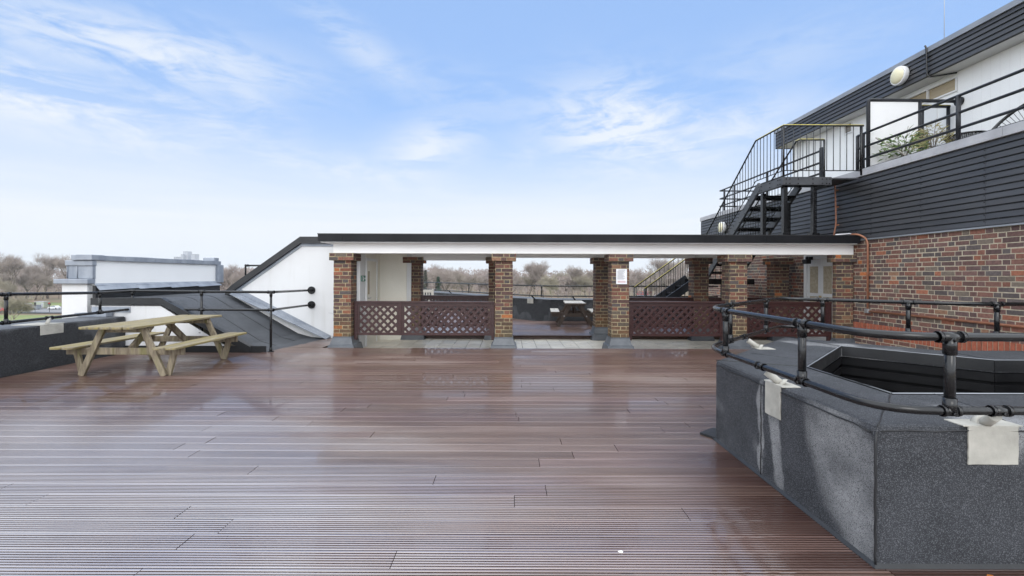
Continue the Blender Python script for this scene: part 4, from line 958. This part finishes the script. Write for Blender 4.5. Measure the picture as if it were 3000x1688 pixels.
part('glass_top', MB().tube([(7.72, 7.85, 3.805), (7.72, 7.85, 3.812)], .26, 24), 'glass_dark', st_)
for k in range(3): a = k * 2.09; part('leg', MB().tube([(7.72 + .12 * math.cos(a), 7.85 + .12 * math.sin(a), 3.55), (7.72 + .24 * math.cos(a), 7.85 + .24 * math.sin(a), 3.3)], .01, 6), 'black_paint', st_)
bx_ = thing('planter_box', 'small dark box with a teal handle beside the straw coloured plant', 'box', (7.42, 7.78, 3.3))
part('body', MB().box((7.36, 7.70, 3.3), (7.52, 7.86, 3.67)), 'black_plastic', bx_, bevel=.008); part('handle', MB().tube([(7.35, 7.78, 3.62), (7.33, 7.84, 3.5), (7.34, 7.86, 3.42)], .012, 6), 'teal_plastic', bx_)

# ------------------------------------------------------------------ outside staircase
sc = thing('metal_staircase', 'black metal outside staircase with yellow handrails up to the terrace', 'staircase', (5.7, 11.5, 0))
XL, XR = 5.25, 6.07; zc = lambda y: 1.50 + (12.16 - y) * .737
for x in (XL, XR):
    part('stringer', MB().bar((x, 12.42, zc(12.42)), (x, 9.70, zc(9.70)), .05, .165, up=(0, .59, .8)), 'plate_steel', sc)
nr = 10
for k in range(1, nr):
    z = 1.345 + k * (3.32 - 1.345) / nr; y = 12.16 - (z - 1.50) / .737 - .05
    part('tread', MB().box((XL + .026, y - .13, z - .03), (XR - .026, y + .13, z)).box((XL + .027, y + .10, z - .07), (XR - .027, y + .13, z - .031)), 'black_paint', sc)
LZ = 3.32
lp = MB().box((XL - .02, 8.86, LZ - .15), (6.16, 8.91, LZ)).box((XL - .02, 8.911, LZ - .164), (XL + .03, 9.76, LZ - .001)).box((XL + .03, 8.911, LZ - .03), (6.72, 9.76, LZ - .004)).box((6.11, 8.911, LZ - .163), (6.16, 9.40, LZ - .031))
part('landing', lp, 'plate_steel', sc)
bt = MB()
for x in (5.29, 5.36, 5.52, 5.80, 5.98, 6.06, 6.12):
    for z in (LZ - .04, LZ - .125): bt.tube([(x, 8.862, z), (x, 8.848, z)], .011, 6)
for y in (8.95, 9.02, 9.3, 9.62, 9.70):
    for z in (LZ - .04, LZ - .125): bt.tube([(XL - .018, y, z), (XL - .034, y, z)], .011, 6)
for k in range(12):
    y = 12.3 - k * .22; 
    for s in (-.055, .055): bt.tube([(XL - .024, y + s * .5, zc(y) + s), (XL - .04, y + s * .5, zc(y) + s)], .010, 6)
part('bolts', bt, 'black_paint', sc)
for x, y, zt, zb in ((5.36, 9.0, LZ - .151, 2.214), (5.93, 9.0, LZ - .151, 2.214), (5.30, 9.64, 3.14, 2.214), (6.0, 9.95, 3.0, 2.214)):
    part('post', MB().box((x - .038, y - .012, zb + .05), (x + .038, y + .07, zt)).box((x - .075, y - .04, zb), (x + .075, y + .12, zb + .05)), 'black_paint', sc, bevel=.004)
# mid landing and lower flight
part('landing', MB().box((5.02, 12.36, 1.20), (6.55, 13.25, 1.345)), 'black_paint', sc)
part('post', MB().box((5.75, 12.5, 0), (5.86, 12.6, 1.2)), 'black_paint', sc); part('post', MB().box((6.3, 13.1, 0), (6.4, 13.2, 1.2)), 'black_paint', sc)
lz = lambda x: (x - 3.2) * .725
for y in (12.36, 13.22):
    part('stringer', MB().bar((3.25, y, lz(3.25) + .02), (5.08, y, lz(5.08)), .05, .20, up=(-.58, 0, .81)), 'grey_steel', sc)
for k in range(1, 7):
    z = k * 1.345 / 7; x = 3.2 + z / .725
    part('tread', MB().box((x - .05, 12.39, z - .035), (x + .20, 13.19, z)), 'grey_steel', sc)
# handrails, with bars
bars = []
def rail_run(pts, yellow_all=True, low=.13, hgt=1.0, sp=.118):
    part('handrail', MB().tube(pts, .017, 8), 'grey_steel', sc)
    part('handrail_strip', MB().tube([Vector(p) + Vector((0, 0, .013)) for p in pts], .0095, 6), 'yellow_paint', sc)
    bot = [Vector(p) - Vector((0, 0, hgt - low)) for p in pts]; part('bottom_rail', MB().tube(bot, .010, 6), 'black_paint', sc)
    for a, b, c, d in zip(pts[:-1], pts[1:], bot[:-1], bot[1:]):
        L_ = (Vector(b) - Vector(a)); hl = math.hypot(L_.x, L_.y); k = max(1, int(hl / sp))
        for i in range(k): bars.append((Vector(a).lerp(Vector(b), (i + .5) / k), Vector(c).lerp(Vector(d), (i + .5) / k)))
rail_run([(XL, 12.42, 2.46), (XL, 9.88, 4.30), (XL, 8.88, 4.305), (6.78, 8.88, 4.305)], hgt=.92, low=.06)
rail_run([(XR, 12.42, 2.46), (XR, 9.82, 4.27), (XR + .02, 9.72, 4.28), (6.60, 9.72, 4.28)], hgt=.92, low=.06)
rail_run([(3.62, 12.36, 1.07), (5.02, 12.36, 2.09)], hgt=.86, low=.06)
rail_run([(3.58, 13.22, 1.085), (5.02, 13.22, 2.12), (6.5, 13.22, 2.13)], hgt=.86, low=.06, sp=.13)
for i, (a, b) in enumerate(bars[:98]): part('baluster', MB().tube([a, b], .0075, 5), 'black_paint', sc)
if len(bars) > 98:
    m = MB()
    for a, b in bars[98:]: m.tube([a, b], .0075, 5)
    o = part('baluster', m, 'black_paint', sc); o['kind'] = 'stuff'
for x, y, z0, z1 in ((6.6, 9.72, LZ - .004, 4.28), (6.74, 8.88, 3.36, 4.3), (3.62, 12.36, 0, 1.07), (3.58, 13.22, 0, 1.085), (XL, 8.88, LZ, 4.3)):
    part('newel', MB().tube([(x, y, z0), (x, y, z1)], .02, 8), 'black_paint', sc)

# ------------------------------------------------------------------ litter on the deck
solo('paper_scrap', MB().prism([(.567, 2.388), (.585, 2.394), (.594, 2.387), (.589, 2.377), (.575, 2.378)], .001, .004), 'paper', 'tiny white scrap of paper lying on the deck in the foreground', 'litter', loc=(.58, 2.385, 0))
solo('fallen_leaf', MB().prism([(2.27, 2.20), (2.285, 2.212), (2.305, 2.206), (2.30, 2.19), (2.28, 2.192)], .001, .004), 'orange_leaf', 'small orange leaf on the deck below the lightwell kerb', 'leaf', loc=(2.285, 2.2, 0))

# ------------------------------------------------------------------ the block below, park, road, trees
GZ = -14.0
bb = MB().box((-7.74, -8, GZ), (16, 13.4, -.2)).box((-8.33, 8.7, GZ), (-7.73, 12.4, .28)).prism([(-7.1, 13.38), (6.9, 13.38), (16, 13.38), (16, 15.1), (1.6, 15.1), (.5, 16.2), (-7.1, 26.6)], GZ, -.2)
solo('apartment_block', bb, 'mortar', 'lower floors of the apartment block under the roof deck', 'building', loc=(4, 5, GZ))
m = MB().add([(-1700, -300, GZ), (1300, -300, GZ), (1300, 1700, GZ), (-1700, 1700, GZ)], [(0, 1, 2, 3)]); struct('ground', m, 'leaf_litter')
m = MB().add([(-700, 60, GZ + .05), (700, 60, GZ + .05), (700, 172, GZ + .05), (-700, 172, GZ + .05)], [(0, 1, 2, 3)]).add([(-700, 222, GZ + .05), (700, 222, GZ + .05), (700, 248, GZ + .05), (-700, 248, GZ + .05)], [(0, 1, 2, 3)])
struct('lawn', m, 'grass')
m = MB().add([(-700, 184, GZ + .08), (700, 184, GZ + .08), (700, 206, GZ + .08), (-700, 206, GZ + .08)], [(0, 1, 2, 3)]); struct('road', m, 'asphalt')
m = MB().add([(-700, 179, GZ + .2), (700, 179, GZ + .2), (700, 183.9, GZ + .2), (-700, 183.9, GZ + .2)], [(0, 1, 2, 3)]); struct('pavement', m, 'paving')

def bare_tree(seed, H, spread, twigs, tw=.05):
    rg = random.Random(seed); tr = MB(); cr = MB(); ends = []
    def grow(p, d, L_, r, lev):
        n = 3; pts = [p]; q = Vector(p); dd = Vector(d)
        for i in range(n):
            dd = (dd + Vector((rg.uniform(-.22, .22), rg.uniform(-.22, .22), rg.uniform(-.05, .16)))).normalized(); q = q + dd * L_ / n; pts.append(q.copy())
        tr.tube(pts, r, 6 if lev < 2 else 4, r * .55)
        if lev >= 3: ends.append((pts[1], dd)); ends.append((pts[-1], dd)); return
        k = (5, 4, 4)[lev]
        for i in range(k):
            a = 2 * math.pi * (i + rg.random() * .6) / k; tilt = rg.uniform(.45, 1.0) if lev else rg.uniform(.3, .8)
            s = dd.cross(Vector((1, .3, .2))).normalized(); t = dd.cross(s)
            nd = (dd * math.cos(tilt) + (s * math.cos(a) + t * math.sin(a)) * math.sin(tilt) * spread + Vector((0, 0, .12))).normalized()
            grow(pts[-1] if i < k - 1 else pts[2], nd, L_ * rg.uniform(.55, .8), r * .5, lev + 1)
    grow(Vector((0, 0, 0)), Vector((rg.uniform(-.06, .06), rg.uniform(-.06, .06), 1)), H * .34, H * .022, 0)
    for i in range(twigs):
        p, d = rg.choice(ends); L_ = H * rg.uniform(.04, .095)
        a = Vector(p) + Vector((rg.gauss(0, .5), rg.gauss(0, .5), rg.gauss(0, .5))) * H * .045
        dd = (Vector(d) + Vector((rg.uniform(-1, 1), rg.uniform(-1, 1), rg.uniform(-.6, 1)))).normalized(); e = a + dd * L_
        s = dd.cross(Vector((rg.uniform(-1, 1), rg.uniform(-1, 1), rg.uniform(-1, 1)))).normalized() * tw * .5
        cr.add([a - s, a + s, e + s * .4, e - s * .4], [(0, 1, 2, 3)])
    return tr, cr
protos = []
for i, (H, sp, tw, mt, bk) in enumerate(((17, 1.0, 3600, 'twig_brown', 'bark'), (20, .9, 3800, 'twig_brown', 'bark'), (16, 1.15, 3600, 'twig_olive', 'bark_pale'), (18, 1.0, 3600, 'twig_pink', 'bark'), (22, .85, 3200, 'twig_brown', 'bark'), (15, 1.1, 3600, 'twig_olive', 'bark_pale'))):
    tr, cr = bare_tree(60 + i, H, sp, int(tw * 1.7), .055); protos.append((tr.mesh('trunk', bk), cr.mesh('crown', mt)))
def tree(px, Y, k, s, label, group, rz):
    X = (px - 1490) / 1360 * Y
    t = thing('bare_tree', label, 'tree', (X, Y, GZ), rz, group); t.scale = (s, s, s)
    for nm, me in zip(('trunk', 'crown'), protos[k]):
        o = bpy.data.objects.new(nm, me); COL.objects.link(o); o.parent = t
rg = random.Random(77)
BAYS = ((-40, 150, 9, 'bare winter tree in the park beyond the left railing', 'bare trees beyond the left railing'),
        (645, 790, 7, 'bare winter tree between the lead capped parapet and the white gable', 'bare trees beside the white gable'),
        (1215, 1440, 10, 'leafless tree seen through the left opening of the canopy', 'bare trees through the left opening'),
        (1490, 1750, 12, 'leafless tree seen through the middle opening above the small picnic table', 'bare trees through the middle opening'),
        (1840, 2040, 10, 'leafless tree seen behind the lower stair flight', 'bare trees behind the stair flight'))
for x0, x1, n, lab, grp in BAYS:
    for i in range(n):
        px = lin(x0, x1, (i + rg.uniform(.15, .85)) / n); Y = rg.uniform(222, 300); tree(px, Y, rg.randrange(6), rg.uniform(.9, 1.15) * (Y / 225) ** .6, lab, grp, rg.uniform(0, 6))
tree(185, 205, 4, 1.12, 'tallest bare tree rising beside the lead capped pier on the left', None, .5)
tree(440, 330, 4, 1.28, 'bare treetop showing above the lead capped parapet', None, 1.5)
tree(600, 300, 1, 1.12, 'bare treetop right of the distant towers above the parapet', None, 2.5)
tree(30, 120, 5, .72, 'small crooked bare tree near the road below the left railing', None, 2.2)
# far woodland as one mass
def far_wood():
    m = MB(); rg = random.Random(5)
    for i in range(420):
        Y = rg.uniform(265, 430); X = rg.uniform(-1.25, .75) * Y; H = rg.uniform(15, 20) * (Y / 330) ** .3; 
        m.tube([(X, Y, GZ), (X + rg.uniform(-.5, .5), Y, GZ + H * .55)], .25, 4, .1)
        for k in range(170):
            a = Vector((rg.gauss(0, 1), rg.gauss(0, .8), 0)) * H * .17; z = rg.uniform(.12, 1.0) ** .8; a *= (1.15 - .75 * abs(z - .5))
            p = Vector((X + a.x, Y + a.y, GZ + H * z)); d = Vector((rg.uniform(-1, 1), rg.uniform(-.4, .4), rg.uniform(-.3, 1.2))).normalized() * H * rg.uniform(.06, .14)
            s = d.cross(Vector((0, 1, .2))).normalized() * rg.uniform(.16, .34); m.add([p - s, p + s, p + d], [(0, 1, 2)])
    return m
o = solo('woodland', far_wood(), 'twig_pink', 'brownish leafless woodland along the far side of the park', 'woodland', kind='stuff', loc=(0, 300, GZ))
def conifer(px, Y, H, w, m, label, seed):
    X = (px - 1490) / 1360 * Y; t = thing('conifer_tree', label, 'tree', (X, Y, GZ)); rg = random.Random(seed)
    part('trunk', MB().tube([(0, 0, 0), (0, 0, H * .95)], H * .014, 6, .03), 'bark', t, True)
    c = MB()
    for k in range(1500):
        z = rg.uniform(.08, 1) ; r = w * (1 - z) ** .8 * (.75 + .35 * math.sin(z * 40)) + .1; a = rg.uniform(0, 2 * math.pi); q = r * rg.uniform(.45, 1)
        p = Vector((math.cos(a) * q, math.sin(a) * q, H * z)); d = Vector((math.cos(a), math.sin(a), rg.uniform(-.7, .25))).normalized() * H * rg.uniform(.03, .065); s = d.cross(Vector((0, 0, 1))).normalized() * H * .012
        c.add([p - s, p + s, p + d + s * .3, p + d - s * .3], [(0, 1, 2, 3)])
    part('crown', c, m, t, True)
conifer(1246, 190, 17.6, 2.7, 'conifer_olive', 'tall olive green conifer seen through the left opening of the canopy', 3)
conifer(1284, 172, 14.9, 3.4, 'conifer_green', 'dark green rounded conifer seen through the left opening of the canopy', 4)

# far buildings
def block(name, px, Y, wpx, top_y, m, label, floors, depth=12, ww=6):
    s = Y / 1360; X = (px - 1490) * s; z1 = 1.42 + (807 + (px - 1490) * .0035 - top_y) * s; w = wpx * s
    t = thing(name, label, 'building', (X + w / 2, Y, GZ))
    part('walls', MB().box((X, Y, GZ), (X + w, Y + depth, z1)), m, t)
    wn = MB(); fh = (z1 - GZ) / floors
    for f in range(floors):
        for k in range(ww): wn.box((X + w * (k + .2) / ww, Y - .06, GZ + f * fh + fh * .35), (X + w * (k + .8) / ww, Y + .1, GZ + f * fh + fh * .8))
    part('windows', wn, 'window_far', t)
    part('roof', MB().box((X - .3, Y - .3, z1), (X + w + .3, Y + depth, z1 + .6)), m, t)
block('tower_block', 536, 1500, 14, 737, 'facade_far', 'tallest distant tower above the lead capped parapet', 26, 20, 3)
block('tower_block', 530, 1490, 6, 746, 'facade_far', 'slim distant tower just left of the tallest one', 22, 20, 2)
block('tower_block', 550, 1520, 6, 748, 'facade_far', 'distant tower stepping down right of the tallest one', 22, 20, 2)
block('tower_block', 560, 1490, 11, 745, 'facade_far', 'separate distant tower right of the tall pair', 22, 20, 3)
block('tower_block', 509, 1400, 9, 753, 'facade_far', 'short distant block left of the towers', 18, 20, 2)
block('office_building', -60, 620, 70, 797, 'facade_brown', 'low flat roofed block on the far left skyline', 7, 20, 10)
block('office_building', 43, 600, 35, 796, 'facade_brown', 'brown flat roofed block over the woods on the left skyline', 7, 20, 6)
block('office_building', 8, 900, 36, 790, 'facade_far', 'pale glazed building on the left skyline', 8, 20, 6)
block('office_building', 1630, 640, 60, 827, 'facade_brown', 'reddish low building glimpsed between the trees in the middle opening', 6, 15, 8)
# vehicles and street things
def vehicle(px, Y, L_, Hh, kind, m, label, z=GZ + .08):
    X = (px - 1490) / 1360 * Y; t = thing('parked_car' if kind == 'car' else 'van' if kind == 'van' else 'bus', label, kind, (X, Y, z), 0, 'vehicles on the park road')
    w = 1.8 if kind == 'car' else 2.1; h0 = .32
    if kind == 'car': pr = [(-.5, .0), (-.5, .36), (-.42, .52), (-.25, .56), (-.12, .95), (.22, 1.0), (.38, .60), (.5, .52), (.5, 0)]
    elif kind == 'van': pr = [(-.5, 0), (-.5, .42), (-.40, .52), (-.30, .95), (-.25, 1.0), (.5, 1.0), (.5, 0)]
    else: pr = [(-.5, 0), (-.5, .96), (-.48, 1.0), (.49, 1.0), (.5, .97), (.5, 0)]
    part('body', MB().slab([(a * L_, -w / 2, h0 + b * (Hh - h0)) for a, b in pr], (0, w, 0)), m, t, True, bevel=.05)
    wn = MB()
    if kind == 'car': wn.slab([(a * L_, -w / 2 - .01, h0 + b * (Hh - h0)) for a, b in ((-.2, .58), (-.11, .9), (.2, .94), (.32, .6))], (0, w + .02, 0))
    elif kind == 'van': wn.slab([(a * L_, -w / 2 - .01, h0 + b * (Hh - h0)) for a, b in ((-.37, .55), (-.28, .9), (-.15, .9), (-.15, .55))], (0, w + .02, 0))
    else:
        for z0, z1 in ((.25, .45), (.65, .85)): wn.box((-.47 * L_, -w / 2 - .02, h0 + z0 * (Hh - h0)), (.47 * L_, w / 2 + .02, h0 + z1 * (Hh - h0)))
    part('window', wn, 'window_far', t, True)
    for a in (-.32, .32):
        for s in (-1, 1): part('wheel', MB().tube([(a * L_, s * (w / 2 - .18), .34), (a * L_, s * (w / 2 + .02), .34)], .34, 12), 'tyre', t, True)
vehicle(4, 187, 4.3, 1.5, 'car', 'car_red', 'red car at the far left edge of the park road')
vehicle(40, 198, 4.4, 1.5, 'car', 'car_white', 'white car left of the white van on the park road')
vehicle(68, 203, 5.6, 2.4, 'van', 'car_white', 'white van waiting on the park road')
vehicle(95, 199, 5.6, 2.0, 'van', 'car_grey', 'grey pickup van in front of the pale green cabin')
vehicle(160, 201, 4.4, 1.6, 'car', 'car_white', 'white car right of the red traffic signal')
vehicle(1886, 330, 10.5, 4.2, 'bus', 'car_red', 'red double deck bus seen through the stair balusters', GZ)
vehicle(1925, 325, 5.4, 2.4, 'van', 'car_white', 'white van seen through the stair balusters', GZ)
vehicle(1960, 330, 4.4, 1.6, 'car', 'car_red', 'red car beside the white van behind the stairs', GZ)
def at_px(px, Y): return (px - 1490) / 1360 * Y
ca = thing('site_cabin', 'pale green site cabin beside the park road', 'cabin', (at_px(123, 208), 208, GZ))
part('body', MB().box((-2.2, -1.2, .3), (2.2, 1.2, 2.9)), 'cabin_green', ca, True); part('roof', MB().box((-2.3, -1.3, 2.9), (2.3, 1.3, 3.0)), 'facade_far', ca, True); part('door', MB().box((.9, -1.23, .35), (1.7, -1.2, 2.4)), 'facade_far', ca, True)
ts = thing('traffic_light', 'traffic signal with red head right of the site cabin', 'traffic light', (at_px(145, 186), 186, GZ))
part('pole', MB().tube([(0, 0, 0), (0, 0, 3.9)], .08, 8), 'black_plastic', ts, True); part('head', MB().box((-.55, -.15, 3.0), (.55, .15, 3.5)), 'black_plastic', ts, True); part('lamp', MB().tube([(0, -.2, 3.6), (0, .1, 3.6)], .28, 10), 'car_red', ts, True)
t9 = thing('traffic_light', 'black traffic signal left of the site cabin', 'traffic light', (at_px(103, 188), 188, GZ))
part('pole', MB().tube([(0, 0, 0), (0, 0, 3.8)], .07, 8), 'black_plastic', t9, True); part('head', MB().box((-.3, -.15, 2.4), (.3, .15, 3.8)), 'black_plastic', t9, True)
sn = thing('road_sign', 'round blue road sign on a pole beside the park road', 'sign', (at_px(78, 188), 188, GZ))
part('pole', MB().tube([(0, 0, 0), (0, 0, 3.2)], .05, 8), 'galvanised', sn, True); part('disc', MB().tube([(0, -.05, 3.3), (0, -.01, 3.3)], .42, 16), 'sign_blue', sn, True)

# ------------------------------------------------------------------ the damp winter air
hm = bpy.data.materials.new('haze'); hm.use_nodes = True; hn = hm.node_tree.nodes; hn.remove(hn['Principled BSDF'])
hv = hn.new('ShaderNodeVolumePrincipled'); hv.inputs['Color'].default_value = (.90, .95, 1, 1); hv.inputs['Density'].default_value = .00018; hv.inputs['Anisotropy'].default_value = .1
hm.node_tree.links.new(hv.outputs[0], hn['Material Output'].inputs['Volume']); MATS['haze'] = hm
o = bpy.data.objects.new('haze', MB().box((-1750, -350, GZ - 1), (1350, 1750, 62)).mesh('haze', 'haze')); COL.objects.link(o); o['kind'] = 'stuff'
